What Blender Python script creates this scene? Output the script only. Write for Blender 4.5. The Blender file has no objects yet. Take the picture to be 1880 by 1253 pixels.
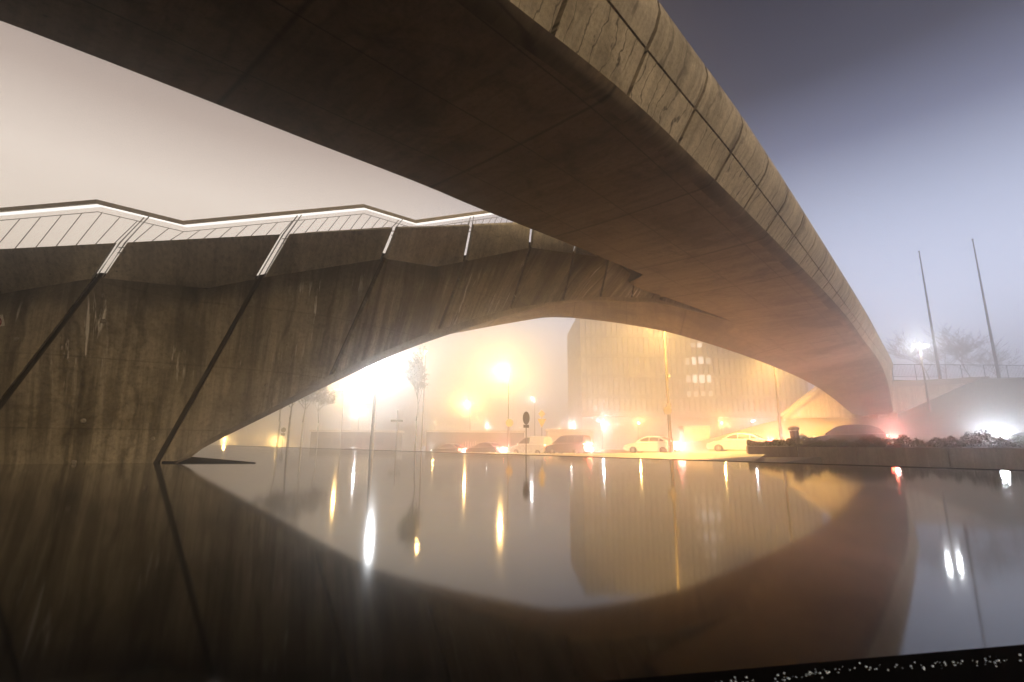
import bpy, bmesh, math, random
from mathutils import Vector as V
S = bpy.context.scene
random.seed(7)
# ------------------------------------------------------------------ camera
CH, FPX, PITCH, ROLL = 0.60, 905.0, math.radians(11.5), math.radians(0.40)
CF = V((0, math.cos(PITCH), math.sin(PITCH)))
_u = V((0, -math.sin(PITCH), math.cos(PITCH))); _r = V((1, 0, 0))
CR = math.cos(ROLL) * _r + math.sin(ROLL) * _u
CU = -math.sin(ROLL) * _r + math.cos(ROLL) * _u
cam = bpy.data.cameras.new("camera"); co = bpy.data.objects.new("camera", cam)
S.collection.objects.link(co); S.camera = co
from mathutils import Matrix
co.matrix_world = Matrix(((CR.x, CU.x, -CF.x, 0), (CR.y, CU.y, -CF.y, 0), (CR.z, CU.z, -CF.z, CH), (0, 0, 0, 1)))
cam.sensor_width = 36; cam.lens = FPX / 1880 * 36
cam.clip_start = 0.05; cam.clip_end = 5000
cam.dof.use_dof = True; cam.dof.focus_distance = 22; cam.dof.aperture_fstop = 3.2
# surveying helpers: sight lines of the photograph -> points of the place
C0 = V((0, 0, CH))
def ray(x, y): return CF + CR * ((x - 940) / FPX) + CU * ((626.5 - y) / FPX)
def atz(x, y, z):                 # z measured above the water
    d = ray(x, y); return C0 + d * ((z - CH) / d.z)
def aty(x, y, Y):
    d = ray(x, y); return C0 + d * (Y / d.y)
def atc(x, y, p, q):              # on the vertical plane through plan points p, q
    n = V((q[1] - p[1], -(q[0] - p[0]), 0)); d = ray(x, y)
    return C0 + d * ((V((p[0], p[1], 0)) - C0).dot(n) / d.dot(n))
# ------------------------------------------------------------------ sky
W = bpy.data.worlds.new("World"); S.world = W; W.use_nodes = True
nt = W.node_tree; nt.nodes.clear()
def N(t, k, **kw):
    n = t.nodes.new(k)
    for a, b in kw.items(): setattr(n, a, b)
    return n
def ramp(t, src, stops, interp='LINEAR'):
    r = N(t, 'ShaderNodeValToRGB'); r.color_ramp.interpolation = interp
    e = r.color_ramp.elements
    while len(e) < len(stops): e.new(0.5)
    for i, (p, c) in enumerate(stops):
        e[i].position = p; e[i].color = (c if len(c) == 4 else (*c, 1)) if isinstance(c, tuple) else (c, c, c, 1)
    t.links.new(src, r.inputs[0]); return r.outputs[0]
def math_(t, op, a, b=None, c=None):
    n = N(t, 'ShaderNodeMath', operation=op)
    for i, q in enumerate((a, b, c)):
        if q is None: continue
        if isinstance(q, (int, float)): n.inputs[i].default_value = q
        else: t.links.new(q, n.inputs[i])
    return n.outputs[0]
def mix(t, f, a, b, mode='MIX'):
    n = N(t, 'ShaderNodeMix', data_type='RGBA', blend_type=mode)
    for i, q in ((0, f), (6, a), (7, b)):
        if isinstance(q, (int, float)): n.inputs[i].default_value = q
        elif isinstance(q, tuple): n.inputs[i].default_value = (*q, 1)
        else: t.links.new(q, n.inputs[i])
    return n.outputs[2]
tc = N(nt, 'ShaderNodeTexCoord'); sp = N(nt, 'ShaderNodeSeparateXYZ'); nt.links.new(tc.outputs['Generated'], sp.inputs[0])
SKY_L = [(0.0, (2.5, 1.75, .92)), (.13, (1.85, 1.4, .9)), (.25, (1.12, .99, .86)), (.40, (1.14, 1.0, .89)), (.50, (.58, .465, .41)), (.62, (.26, .21, .20)), (.78, (.07, .06, .065)), (1, (.02, .02, .03))]
SKY_R = [(0.0, (1.35, 1.4, 1.75)), (.1, (1.35, 1.48, 1.95)), (.22, (1.15, 1.28, 1.68)), (.36, (.64, .73, 1.0)), (.48, (.15, .175, .31)), (.57, (.015, .02, .055)), (.72, (.008, .01, .028)), (1, (.006, .008, .018))]
el = math_(nt, 'MAXIMUM', sp.outputs[2], 0.0)
rl, rr = ramp(nt, el, SKY_L, 'LINEAR'), ramp(nt, el, SKY_R, 'LINEAR')
hx = math_(nt, 'DIVIDE', sp.outputs[0], math_(nt, 'SQRT', math_(nt, 'ADD', math_(nt, 'MULTIPLY', sp.outputs[0], sp.outputs[0]), math_(nt, 'ADD', math_(nt, 'MULTIPLY', sp.outputs[1], sp.outputs[1]), 0.0001))))
side = N(nt, 'ShaderNodeMapRange', interpolation_type='SMOOTHSTEP'); nt.links.new(hx, side.inputs[0])
side.inputs[1].default_value = -.35; side.inputs[2].default_value = .55
skyc = mix(nt, side.outputs[0], rl, rr)
SKY_B = [(0.0, (5.6, 3.95, 2.05)), (.2, (6.0, 4.3, 2.3)), (.42, (3.0, 2.2, 1.3)), (.62, (1.1, .85, .6)), (1, (.25, .21, .17))]
back = N(nt, 'ShaderNodeMapRange', interpolation_type='SMOOTHSTEP'); nt.links.new(sp.outputs[1], back.inputs[0])
back.inputs[1].default_value = .15; back.inputs[2].default_value = -.45
bside = N(nt, 'ShaderNodeMapRange', interpolation_type='SMOOTHSTEP'); nt.links.new(hx, bside.inputs[0])
bside.inputs[1].default_value = -.6; bside.inputs[2].default_value = .7; bside.inputs[3].default_value = .03; bside.inputs[4].default_value = 1.15
skb = N(nt, 'ShaderNodeVectorMath', operation='SCALE'); nt.links.new(ramp(nt, el, SKY_B), skb.inputs[0]); nt.links.new(bside.outputs[0], skb.inputs['Scale'])
skyc = mix(nt, back.outputs[0], skyc, skb.outputs[0])         # warm glow added behind the viewer to light wall and fascia
SKY_K = 0.95
nis = N(nt, 'ShaderNodeTexSky', sky_type='NISHITA', sun_disc=False); nis.sun_elevation = math.radians(-4); nis.sun_rotation = math.radians(200)
b1 = N(nt, 'ShaderNodeBackground'); b1.inputs[1].default_value = SKY_K; nt.links.new(skyc, b1.inputs[0])
b2 = N(nt, 'ShaderNodeBackground'); b2.inputs[1].default_value = .05; nt.links.new(nis.outputs[0], b2.inputs[0])
ad = N(nt, 'ShaderNodeAddShader'); nt.links.new(b1.outputs[0], ad.inputs[0]); nt.links.new(b2.outputs[0], ad.inputs[1])
wo = N(nt, 'ShaderNodeOutputWorld'); nt.links.new(ad.outputs[0], wo.inputs[0])
S.view_settings.view_transform = 'Standard'; S.view_settings.look = 'None'
S.view_settings.exposure = 0; S.view_settings.gamma = 1
S.cycles.volume_bounces = 1; S.cycles.max_bounces = 6; S.cycles.diffuse_bounces = 3; S.cycles.glossy_bounces = 3
S.cycles.sample_clamp_indirect = 4; S.cycles.caustics_reflective = False; S.cycles.caustics_refractive = False
LK = 1.0                                        # common factor of all lamps
HAZE = 0.0125
# ------------------------------------------------------------------ helpers
def link(o): S.collection.objects.link(o); return o
def tag(o, label=None, cat=None, group=None, kind=None):
    for k, q in (('label', label), ('category', cat), ('group', group), ('kind', kind)):
        if q: o[k] = q
    return o
def thing(name, loc, label, cat, group=None, rz=0):
    o = link(bpy.data.objects.new(name, None)); o.location = loc; o.rotation_euler = (0, 0, rz); o.empty_display_size = .2
    return tag(o, label, cat, group)
class MB:
    def __init__(s, org=(0, 0, 0)): s.v = []; s.f = []; s.uv = []; s.o = V(org)
    def add(s, pts, uvs=None):
        k = len(s.v); s.v += [tuple(V(p) - s.o) for p in pts]; s.f.append(tuple(range(k, k + len(pts))))
        s.uv.append(uvs or [(p[0], p[2] if len(p) > 2 else 0) for p in pts])
    def grid(s, rows, uvs=None):              # rows of equal length
        k = len(s.v); m = len(rows[0])
        for r in rows: s.v += [tuple(V(p) - s.o) for p in r]
        for i in range(len(rows) - 1):
            for j in range(m - 1):
                s.f.append((k + i * m + j, k + i * m + j + 1, k + (i + 1) * m + j + 1, k + (i + 1) * m + j))
                s.uv.append([uvs[i][j], uvs[i][j + 1], uvs[i + 1][j + 1], uvs[i + 1][j]] if uvs else [(0, 0)] * 4)
    def box(s, c, d, rz=0):
        c = V(c); q = Matrix.Rotation(rz, 3, 'Z'); k = len(s.v)
        for z in (-1, 1):
            for x, y in ((-1, -1), (1, -1), (1, 1), (-1, 1)):
                s.v.append(tuple(c + q @ V((x * d[0] / 2, y * d[1] / 2, z * d[2] / 2)) - s.o))
        for f in ((3, 2, 1, 0), (4, 5, 6, 7), (0, 1, 5, 4), (1, 2, 6, 5), (2, 3, 7, 6), (3, 0, 4, 7)):
            s.f.append(tuple(k + i for i in f)); s.uv.append([(s.v[k + i][0] + s.v[k + i][1], s.v[k + i][2]) for i in f])
    def tube(s, p, q, r0, r1=None, n=8, cap=True):
        s.path([p, q], [r0, r0 if r1 is None else r1], n, cap)
    def path(s, pts, rs, n=8, cap=True):
        pts = [V(p) for p in pts]; k = len(s.v); L = 0
        for i, p in enumerate(pts):
            d = (pts[min(i + 1, len(pts) - 1)] - pts[max(i - 1, 0)])
            if d.length < 1e-9: d = V((0, 0, 1))
            d.normalize(); a = d.cross(V((0, 0, 1)) if abs(d.z) < .9 else V((1, 0, 0))).normalized(); b = d.cross(a)
            r = rs[i] if isinstance(rs, (list, tuple)) else rs
            for j in range(n):
                t = 2 * math.pi * j / n; s.v.append(tuple(p + a * (r * math.cos(t)) + b * (r * math.sin(t)) - s.o))
        for i in range(len(pts) - 1):
            for j in range(n):
                j2 = (j + 1) % n
                s.f.append((k + i * n + j, k + i * n + j2, k + (i + 1) * n + j2, k + (i + 1) * n + j)); s.uv.append([(j / n, i), (j2 / n, i), (j2 / n, i + 1), (j / n, i + 1)])
        if cap:
            s.f.append(tuple(k + j for j in reversed(range(n)))); s.uv.append([(0, 0)] * n)
            e = k + (len(pts) - 1) * n; s.f.append(tuple(e + j for j in range(n))); s.uv.append([(0, 0)] * n)
    def lathe(s, c, prof, n=16, axis='Z'):   # prof [(r,h)]
        rows = []
        for r, h in prof:
            rw = []
            for j in range(n + 1):
                t = 2 * math.pi * j / n; x, y = r * math.cos(t), r * math.sin(t)
                rw.append(V(c) + (V((x, y, h)) if axis == 'Z' else V((x, h, y)) if axis == 'Y' else V((h, x, y))))
            rows.append(rw)
        s.grid(rows)
    def slab(s, top, th):                     # flat polygon with thickness downwards
        n = len(top); bot = [V(p) - V((0, 0, th)) for p in top]
        s.add(top); s.add(list(reversed(bot)))
        for i in range(n): s.add([bot[i], bot[(i + 1) % n], top[(i + 1) % n], top[i]])
    uv2 = None
    def build(s, name, mat, parent=None, smooth=False, bevel=0, seg=2, auto=None):
        me = bpy.data.meshes.new(name); me.from_pydata(s.v, [], s.f); me.update()
        ul = me.uv_layers.new(name="UVMap"); flat = [c for f in s.uv for uv in f for c in uv[:2]]
        ul.data.foreach_set('uv', flat)
        if s.uv2: me.uv_layers.new(name='stain').data.foreach_set('uv', [c for f in s.uv2 for uv in f for c in uv])
        me.materials.append(mat)
        if smooth: me.polygons.foreach_set('use_smooth', [True] * len(me.polygons))
        o = link(bpy.data.objects.new(name, me))
        bm = bmesh.new(); bm.from_mesh(me)
        bmesh.ops.remove_doubles(bm, verts=bm.verts, dist=.0004); bmesh.ops.recalc_face_normals(bm, faces=bm.faces)
        bm.to_mesh(me); bm.free()
        if smooth and auto: me.set_sharp_from_angle(angle=math.radians(auto))
        if bevel:
            m = o.modifiers.new('bevel', 'BEVEL'); m.width = bevel; m.segments = seg; m.limit_method = 'ANGLE'; m.angle_limit = math.radians(40)
        if parent is not None: o.parent = parent
        elif s.o.length > 0: o.location = s.o
        return o
def struct(o): o['kind'] = 'structure'; return o
def lerp(a, b, t): return a + (b - a) * t
def interp(tab, x):
    if x <= tab[0][0]: return tab[0][1]
    for (a, p), (b, q) in zip(tab, tab[1:]):
        if x <= b: return lerp(p, q, (x - a) / (b - a))
    return tab[-1][1]
def smooth_tab(tab, n=6):                    # Catmull-Rom resample of [(x, y)]
    out = []
    for i in range(len(tab) - 1):
        p0, p1, p2, p3 = tab[max(i - 1, 0)], tab[i], tab[i + 1], tab[min(i + 2, len(tab) - 1)]
        m1 = (p2[1] - p0[1]) / (p2[0] - p0[0]); m2 = (p3[1] - p1[1]) / (p3[0] - p1[0]); h = p2[0] - p1[0]
        for k in range(n):
            t = k / n
            out.append((p1[0] + h * t, (2*t**3-3*t*t+1)*p1[1] + (t**3-2*t*t+t)*h*m1 + (-2*t**3+3*t*t)*p2[1] + (t**3-t*t)*h*m2))
    return out + [tab[-1]]
def spline(pts, t):                          # pts [(t, Vector)]
    ks = [p[0] for p in pts]; t = min(max(t, ks[0]), ks[-1]); i = 0
    while i < len(pts) - 2 and t > ks[i + 1]: i += 1
    P = [pts[max(i - 1, 0)], pts[i], pts[i + 1], pts[min(i + 2, len(pts) - 1)]]
    h = P[2][0] - P[1][0]; u = (t - P[1][0]) / h
    m1 = (P[2][1] - P[0][1]) / (P[2][0] - P[0][0]); m2 = (P[3][1] - P[1][1]) / (P[3][0] - P[1][0])
    return (2*u**3-3*u*u+1)*P[1][1] + (u**3-2*u*u+u)*h*m1 + (-2*u**3+3*u*u)*P[2][1] + (u**3-u*u)*h*m2
# ------------------------------------------------------------------ materials
def newmat(name):
    m = bpy.data.materials.new(name); m.use_nodes = True; t = m.node_tree
    return m, t, t.nodes['Principled BSDF']
def plain(name, c, rough=.5, metal=0, noise=.12, nscale=6, coat=0):
    m, t, b = newmat(name); b.inputs['Roughness'].default_value = rough; b.inputs['Metallic'].default_value = metal
    if coat: b.inputs['Coat Weight'].default_value = coat
    g = N(t, 'ShaderNodeTexCoord'); n = N(t, 'ShaderNodeTexNoise'); n.inputs['Scale'].default_value = nscale; n.inputs['Detail'].default_value = 5
    t.links.new(g.outputs['Object'], n.inputs[0])
    lo = tuple(x * (1 - noise) for x in c); hi = tuple(min(1, x * (1 + noise)) for x in c)
    t.links.new(ramp(t, n.outputs[0], [(.3, lo), (.7, hi)]), b.inputs['Base Color']); return m
def emit(name, c, k):
    m, t, b = newmat(name); b.inputs['Base Color'].default_value = (*c, 1)
    b.inputs['Emission Color'].default_value = (*c, 1); b.inputs['Emission Strength'].default_value = k; return m
def concrete(name, base, dark, su=1.0, streak=.5, crack=.5, white=0.0, bump=.25, lines=0.0, blotch=.5, coord='UV', cs=.75, fold=False):
    m, t, b = newmat(name); b.inputs['Roughness'].default_value = .82; b.inputs['Specular IOR Level'].default_value = .3
    g = N(t, 'ShaderNodeTexCoord').outputs[coord]
    def nz(sx, sy, det=6, rough=.6, dist=0, off=0.0, sc=1.0):
        mp = N(t, 'ShaderNodeMapping'); mp.inputs['Scale'].default_value = (sx * su, sy * su, su * sx); mp.inputs['Location'].default_value = (off, off * 1.7, off)
        t.links.new(g, mp.inputs[0]); n = N(t, 'ShaderNodeTexNoise'); n.inputs['Scale'].default_value = sc
        n.inputs['Detail'].default_value = det; n.inputs['Roughness'].default_value = rough; n.inputs['Distortion'].default_value = dist
        t.links.new(mp.outputs[0], n.inputs[0]); return n.outputs[0]
    c = ramp(t, nz(.45, .45, 8, .62, .4), [(.38, dark), (.50, tuple(lerp(d, q, .75) for d, q in zip(dark, base))), (.7, base)])
    s1 = ramp(t, nz(5.5, .32, 6, .62, .3, 3.1), [(.40, .35), (.56, 1.0), (.78, 1.12)])
    c = mix(t, streak, c, s1, 'MULTIPLY')
    s0 = ramp(t, nz(1.5, .12, 4, .55, .2, 13.1), [(.36, .45), (.52, 1.0), (.75, 1.15)]); c = mix(t, streak, c, s0, 'MULTIPLY')
    s2 = ramp(t, nz(17, .55, 4, .6, .2, 7.7), [(.36, .6), (.55, 1.0), (.8, 1.15)])
    c = mix(t, streak * .45, c, s2, 'MULTIPLY')
    gr = ramp(t, nz(14, 14, 8, .78, 0, 1.3), [(.32, .5), (.5, .95), (.7, 1.2)])
    c = mix(t, .75, c, gr, 'MULTIPLY')
    bl = ramp(t, nz(1.7, 1.7, 8, .68, .9, 11.), [(.33, .45), (.5, 1.0)])
    c = mix(t, blotch, c, bl, 'MULTIPLY')
    if crack:
        ux = N(t, 'ShaderNodeSeparateXYZ'); t.links.new(g, ux.inputs[0])
        wob = math_(t, 'MULTIPLY', math_(t, 'SUBTRACT', nz(1.5, .8, 4, .55, 0, 5.3), .5), .95)
        wob2 = math_(t, 'MULTIPLY', math_(t, 'SUBTRACT', nz(9, 5, 3, .6, 0, 6.1), .5), .06)
        per = math_(t, 'DIVIDE', math_(t, 'ADD', math_(t, 'ADD', ux.outputs[0], wob), wob2), cs)
        a = math_(t, 'ABSOLUTE', math_(t, 'SUBTRACT', math_(t, 'FRACT', per), .5))
        k = ramp(t, math_(t, 'SUBTRACT', a, math_(t, 'MULTIPLY', nz(5, 3, 3, .6, 0, 1.9), .03)), [(.0, .25), (.02, .5), (.06, 1.0)])
        gate = ramp(t, nz(1.9, .5, 3, .55, 0, 9.9), [(.38, 0.0), (.47, 1.0)])
        c = mix(t, math_(t, 'MULTIPLY', gate, crack), c, k, 'MULTIPLY')
    if white:
        wv = nz(7.5, .8, 5, .7, .5, 21.3); mk = ramp(t, wv, [(.57, 0.0), (.63, 1.0)])
        g2 = ramp(t, nz(1.1, .25, 3, .5, 0, 2.2), [(.47, 0.0), (.58, 1.0)])
        if fold:
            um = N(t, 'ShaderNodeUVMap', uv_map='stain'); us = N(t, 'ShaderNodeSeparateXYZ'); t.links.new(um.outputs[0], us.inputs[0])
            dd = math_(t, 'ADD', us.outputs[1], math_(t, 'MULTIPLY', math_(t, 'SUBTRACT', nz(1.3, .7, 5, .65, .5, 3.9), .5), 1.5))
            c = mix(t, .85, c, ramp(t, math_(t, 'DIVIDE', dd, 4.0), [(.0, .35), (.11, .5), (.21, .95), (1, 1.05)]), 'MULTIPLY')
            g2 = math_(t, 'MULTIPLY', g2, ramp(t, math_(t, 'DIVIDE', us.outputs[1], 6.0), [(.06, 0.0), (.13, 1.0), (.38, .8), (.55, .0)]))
        c = mix(t, math_(t, 'MULTIPLY', math_(t, 'MULTIPLY', mk, g2), white), c, (.80, .77, .72))
    if lines:
        uvx = N(t, 'ShaderNodeSeparateXYZ'); t.links.new(g, uvx.inputs[0])
        for ax, per in ((0, 4.6), (1, 1.66)):
            d = math_(t, 'ABSOLUTE', math_(t, 'SUBTRACT', math_(t, 'FRACT', math_(t, 'DIVIDE', uvx.outputs[ax], per)), .5))
            c = mix(t, lines, c, ramp(t, d, [(.0, .2), (.006, .4), (.013, 1.0)]), 'MULTIPLY')
    # small bug-holes
    vo = N(t, 'ShaderNodeTexVoronoi'); vo.inputs['Scale'].default_value = 3.2 * su; t.links.new(g, vo.inputs[0])
    c = mix(t, .8, c, ramp(t, vo.outputs['Distance'], [(.03, .3), (.06, 1.0)]), 'MULTIPLY')
    t.links.new(c, b.inputs['Base Color'])
    bp = N(t, 'ShaderNodeBump'); bp.inputs['Strength'].default_value = bump; bp.inputs['Distance'].default_value = .03
    hh = math_(t, 'ADD', nz(9, 9, 8, .7, 0, 4.), math_(t, 'MULTIPLY', nz(1.2, .9, 4, .5, 0, 8.), 1.4))
    t.links.new(hh, bp.inputs['Height']); t.links.new(bp.outputs[0], b.inputs['Normal']); return m
M = {}
M['fascia'] = concrete('weathered fascia concrete', (.52, .465, .375), (.33, .29, .225), 1, .3, 1.0, .1, .35, blotch=.5, cs=.30)
M['cornice'] = concrete('fascia crown concrete', (.52, .47, .39), (.36, .325, .265), 1, .42, .6, .0, .3, blotch=.35)
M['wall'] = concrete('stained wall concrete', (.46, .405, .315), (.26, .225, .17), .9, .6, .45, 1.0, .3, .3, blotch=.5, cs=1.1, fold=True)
M['parapet'] = concrete('parapet concrete', (.68, .61, .48), (.47, .42, .32), 1, .2, .1, 0, .4, blotch=.6)
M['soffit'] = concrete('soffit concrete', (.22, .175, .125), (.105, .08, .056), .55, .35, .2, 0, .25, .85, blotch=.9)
M['edge'] = concrete('chamfer concrete', (.36, .315, .245), (.22, .19, .145), 1, .25, .1, 0, .3, blotch=.5)
M['pale'] = concrete('pale wall concrete', (.50, .45, .39), (.38, .335, .285), .5, .35, .15, 0, .15, .3, blotch=.25)
M['planter'] = concrete('planter concrete', (.26, .225, .19), (.17, .145, .12), 1, .4, .05, 0, .25, blotch=.35)
M['groove'] = plain('joint shadow backing', (.035, .032, .028), .9)  # near-black backing, the recess shade of the joints put into its colour
M['steel'] = plain('brushed steel', (.36, .34, .30), .4, .7)
M['railbar'] = plain('bronze painted rail', (.27, .24, .20), .5, .3)
M['led'] = emit('handrail light strip', (1, .97, .93), 1.25)
M['pole'] = plain('galvanised pole', (.20, .17, .13), .55, .3)
M['darkpole'] = plain('dark painted pole', (.07, .06, .05), .55, .2)
M['blackstone'] = plain('wet black stone', (.0012, .0012, .0012), .9, 0); M['blackstone'].node_tree.nodes['Principled BSDF'].inputs['Specular IOR Level'].default_value = .0
M['rubber'] = plain('tyre rubber', (.02, .02, .02), .8)
M['rim'] = plain('alloy rim', (.5, .48, .45), .35, .8)
M['glass'] = plain('tinted car glass', (.03, .028, .025), .08, 0, .02, 2)
M['bark'] = plain('bark', (.13, .11, .09), .9, 0, .3, 12)
M['palebark'] = plain('pale bark', (.34, .32, .28), .9, 0, .3, 12)
M['leaf'] = plain('sparse autumn leaf', (.20, .16, .07), .7, 0, .3, 3)
M['hedgeleaf'] = plain('hedge leaf', (.075, .075, .026), .7, 0, .4, 2)
M['soil'] = plain('soil', (.03, .025, .018), .95)
M['asphalt'] = plain('wet asphalt', (.05, .048, .046), .38, 0, .3, 4)
M['signback'] = plain('sign back', (.16, .14, .10), .5, .3)
M['white'] = plain('white paint', (.78, .76, .72), .45)
M['red'] = plain('red paint', (.35, .03, .03), .45)
M['yellow'] = plain('yellow sign paint', (.75, .50, .05), .45)
M['blackp'] = plain('black print', (.02, .02, .02), .5)
def water_mat():
    m, t, b = newmat('still dark water'); b.inputs['Base Color'].default_value = (.0004, .0004, .0004, 1)
    b.inputs['Roughness'].default_value = .062; b.inputs['IOR'].default_value = 1.33
    g = N(t, 'ShaderNodeTexCoord'); mp = N(t, 'ShaderNodeMapping'); mp.inputs['Scale'].default_value = (1.6, .5, 1)
    t.links.new(g.outputs['Object'], mp.inputs[0]); n = N(t, 'ShaderNodeTexNoise'); n.inputs['Scale'].default_value = .8; n.inputs['Detail'].default_value = 3
    t.links.new(mp.outputs[0], n.inputs[0]); bp = N(t, 'ShaderNodeBump'); bp.inputs['Strength'].default_value = .012; bp.inputs['Distance'].default_value = .05
    t.links.new(n.outputs[0], bp.inputs['Height']); t.links.new(bp.outputs[0], b.inputs['Normal']); return m
M['water'] = water_mat()
def paving_mat():
    m, t, b = newmat('concrete block paving'); b.inputs['Roughness'].default_value = .5
    g = N(t, 'ShaderNodeTexCoord'); br = N(t, 'ShaderNodeTexBrick'); br.inputs['Scale'].default_value = 2.2
    mp = N(t, 'ShaderNodeMapping'); mp.inputs['Rotation'].default_value = (0, 0, math.radians(37)); t.links.new(g.outputs['Object'], mp.inputs[0]); t.links.new(mp.outputs[0], br.inputs[0])
    br.inputs[1].default_value = (.46, .40, .31, 1); br.inputs[2].default_value = (.38, .33, .26, 1); br.inputs[3].default_value = (.12, .10, .08, 1)
    br.inputs['Mortar Size'].default_value = .012
    t.links.new(br.outputs[0], b.inputs['Base Color']); return m
M['paving'] = paving_mat()
def grass_mat():
    m, t, b = newmat('short winter grass'); b.inputs['Roughness'].default_value = .9
    g = N(t, 'ShaderNodeTexCoord'); c = None
    n = N(t, 'ShaderNodeTexNoise'); n.inputs['Scale'].default_value = 5; n.inputs['Detail'].default_value = 8; n.inputs['Roughness'].default_value = .75; t.links.new(g.outputs['Object'], n.inputs[0])
    t.links.new(ramp(t, n.outputs[0], [(.3, (.075, .066, .04)), (.5, (.15, .125, .07)), (.72, (.25, .21, .12))]), b.inputs['Base Color'])
    bp = N(t, 'ShaderNodeBump'); bp.inputs['Distance'].default_value = .1; t.links.new(n.outputs[0], bp.inputs['Height']); t.links.new(bp.outputs[0], b.inputs['Normal']); return m
M['grass'] = grass_mat()
# ------------------------------------------------------------------ lie of the land
BD = V((-.7304, .6830, 0)); BN = V((.6830, .7304, 0)); B0 = V((4.04, 19.59, 0))   # far pond edge
RD = V((-.8, .6, 0)); RN = V((.6, .8, 0))                                        # road direction, road normal (n.P)
def brim(t): return B0 + BD * t
def plane_z(p): return max(-2.2, min(1.2, -.25 + .034 * (.8 * (p[0] - 12.1) - .6 * (p[1] - 43.7))))
def ground_z(p):
    q = V((p[0], p[1], 0)) - B0; d = q.dot(BN); k = min(max(d / 16, 0), 1); t = q.dot(BD)
    drop = 1.5 * min(max((-5.0 - t) / .15, 0), 1) * (1 - min(max((d - 11) / 4, 0), 1))
    return lerp(.0, plane_z(p), k) - drop
def bank_crest(x): return interp([(12, -.2), (20, .9), (25.7, 2.55), (28.5, 3.15), (37, 3.3), (39, 3.5), (48, 7.3), (56, 7.45), (400, 7.5)], x)
def land_z(p):                                 # far side of the road
    return ground_z(p)
# ground sheet
g = MB(); TS = [-420, -150, -80, -50, -36, -28, -22, -17, -12, -8, -6.2, -5.16, -5.0, -2, 0, 4, 8, 12, 18, 25, 35, 50, 80, 150, 300, 520]
DS = [.1, 2, 4, 6, 8, 10, 12, 14, 16, 18, 20, 24, 28, 32, 40, 55, 80, 140, 300, 520]
g.grid([[(lambda p: (p.x, p.y, ground_z(p) - .13))(brim(t) + BN * d) for d in DS] for t in TS])
for a, b_ in (((-520, -520), (0, 0)),): pass
struct(g.build('ground', M['asphalt']))
g2 = MB(); g2.add([(-500, -450, -1.3), (500, -450, -1.3), (500, 520, -3.2), (-500, 520, -3.2)]); struct(g2.build('ground', M['blackstone']))
# pond
w = MB(); r0, r1 = V((.228, 1.404, 0)), V((1.571, 1.66, 0)); rd = (r1 - r0).normalized(); rn = V((-rd.y, rd.x, 0))
t_hit = (B0 - r0).dot(BN) / rd.dot(BN)
corner = r0 + rd * t_hit
P_ = [r0 - rd * 45, corner, brim(46), brim(46) - BN * 40]
w.add(P_); struct(w.build('water', M['water']))
rm = MB(); a, b_ = r0 - rd * 45, r0 + rd * (t_hit + 3)
def rimpt(t, d, z): q = r0 + rd * t - rn * d; return (q.x, q.y, z)
rm.grid([[rimpt(t, d, z) for d, z in ((0, -.6), (0, .002), (.03, .012), (.5, .012), (.52, -.0), (4, -.03), (4, -.6))] for t in (-45, -20, -8, -4, -2, -1, 0, 1, 2, 4, 8, t_hit + 3)])
struct(rm.build('pond_rim', M['blackstone']))
# far rim: thin dark stone edge between water and paving
fr = MB()
fr.grid([[tuple(brim(t) + BN * d + V((0, 0, z))) for d, z in ((0, -.8), (0, .014), (.16, .014), (.16, -.9))] for t in (-30, -20, -10, -4.9, 0, 5, 10, 20, 30, 46)])
struct(fr.build('pond_rim', M['blackstone']))
# pavement, kerb and road
pv = MB()
def kerb(t, off=0): q = V((10.8, 40, 0)) + RD * t + RN * off; return V((q.x, q.y, 0))
rows = []
for i in range(41):
    f = i / 40; A = brim(lerp(-5, 46, f)) + BN * .165; K = kerb(lerp(-9, 36, f))
    rows.append([(lambda p, q=j / 12: (p.x, p.y, ground_z(p) + .012 * (1 - q)))(A.lerp(K, j / 12)) for j in range(13)])
pv.grid(rows); struct(pv.build('pavement', M['paving']))
kb = MB(); rows = []
for i in range(36):
    t = lerp(-40, 90, i / 35); rows.append([(lambda p, z: (p.x, p.y, ground_z(p) + z))(kerb(t, o), z) for o, z in ((0, .0), (0, .012), (.14, .012), (.15, -.14))])
kb.grid(rows); struct(kb.build('kerb', M['planter']))
rdm = MB(); rows = []
for i in range(60):
    t = lerp(-60, 160, i / 59); rows.append([(lambda p: (p.x, p.y, ground_z(p) - .105))(kerb(t, o)) for o in (.15, 2, 4, 6, 7.6)])
rdm.grid(rows); struct(rdm.build('road', M['asphalt']))
# embankment
em = MB(); rows = []
xs = [8, 12, 15, 18, 20, 22, 24, 26, 28, 30, 33, 36, 38, 40, 42, 44, 46, 48, 50, 53, 57, 62, 70, 85, 120]
def foot_y(x): return (46.6 - .6 * x) / .8
for x in xs:
    y0 = foot_y(x); yt = 50.6; c = bank_crest(x); rw = []
    for k in range(11):
        f = k / 10; y = lerp(y0, yt, f); gz = ground_z(V((x, y0, 0))) - .2
        rw.append((x, y, lerp(gz, c, (f * .93 + .07 * f * f))))
    rw.append((x, yt + .6, c)); rw.append((x + 2, yt + 3, 7.45 if x > 33 else c)); rw.append((x + 105, 160, 7.45 if x > 33 else c * .6))
    rows.append(rw)
em.grid(rows); struct(em.build('embankment', M['grass'], smooth=True))
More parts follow.
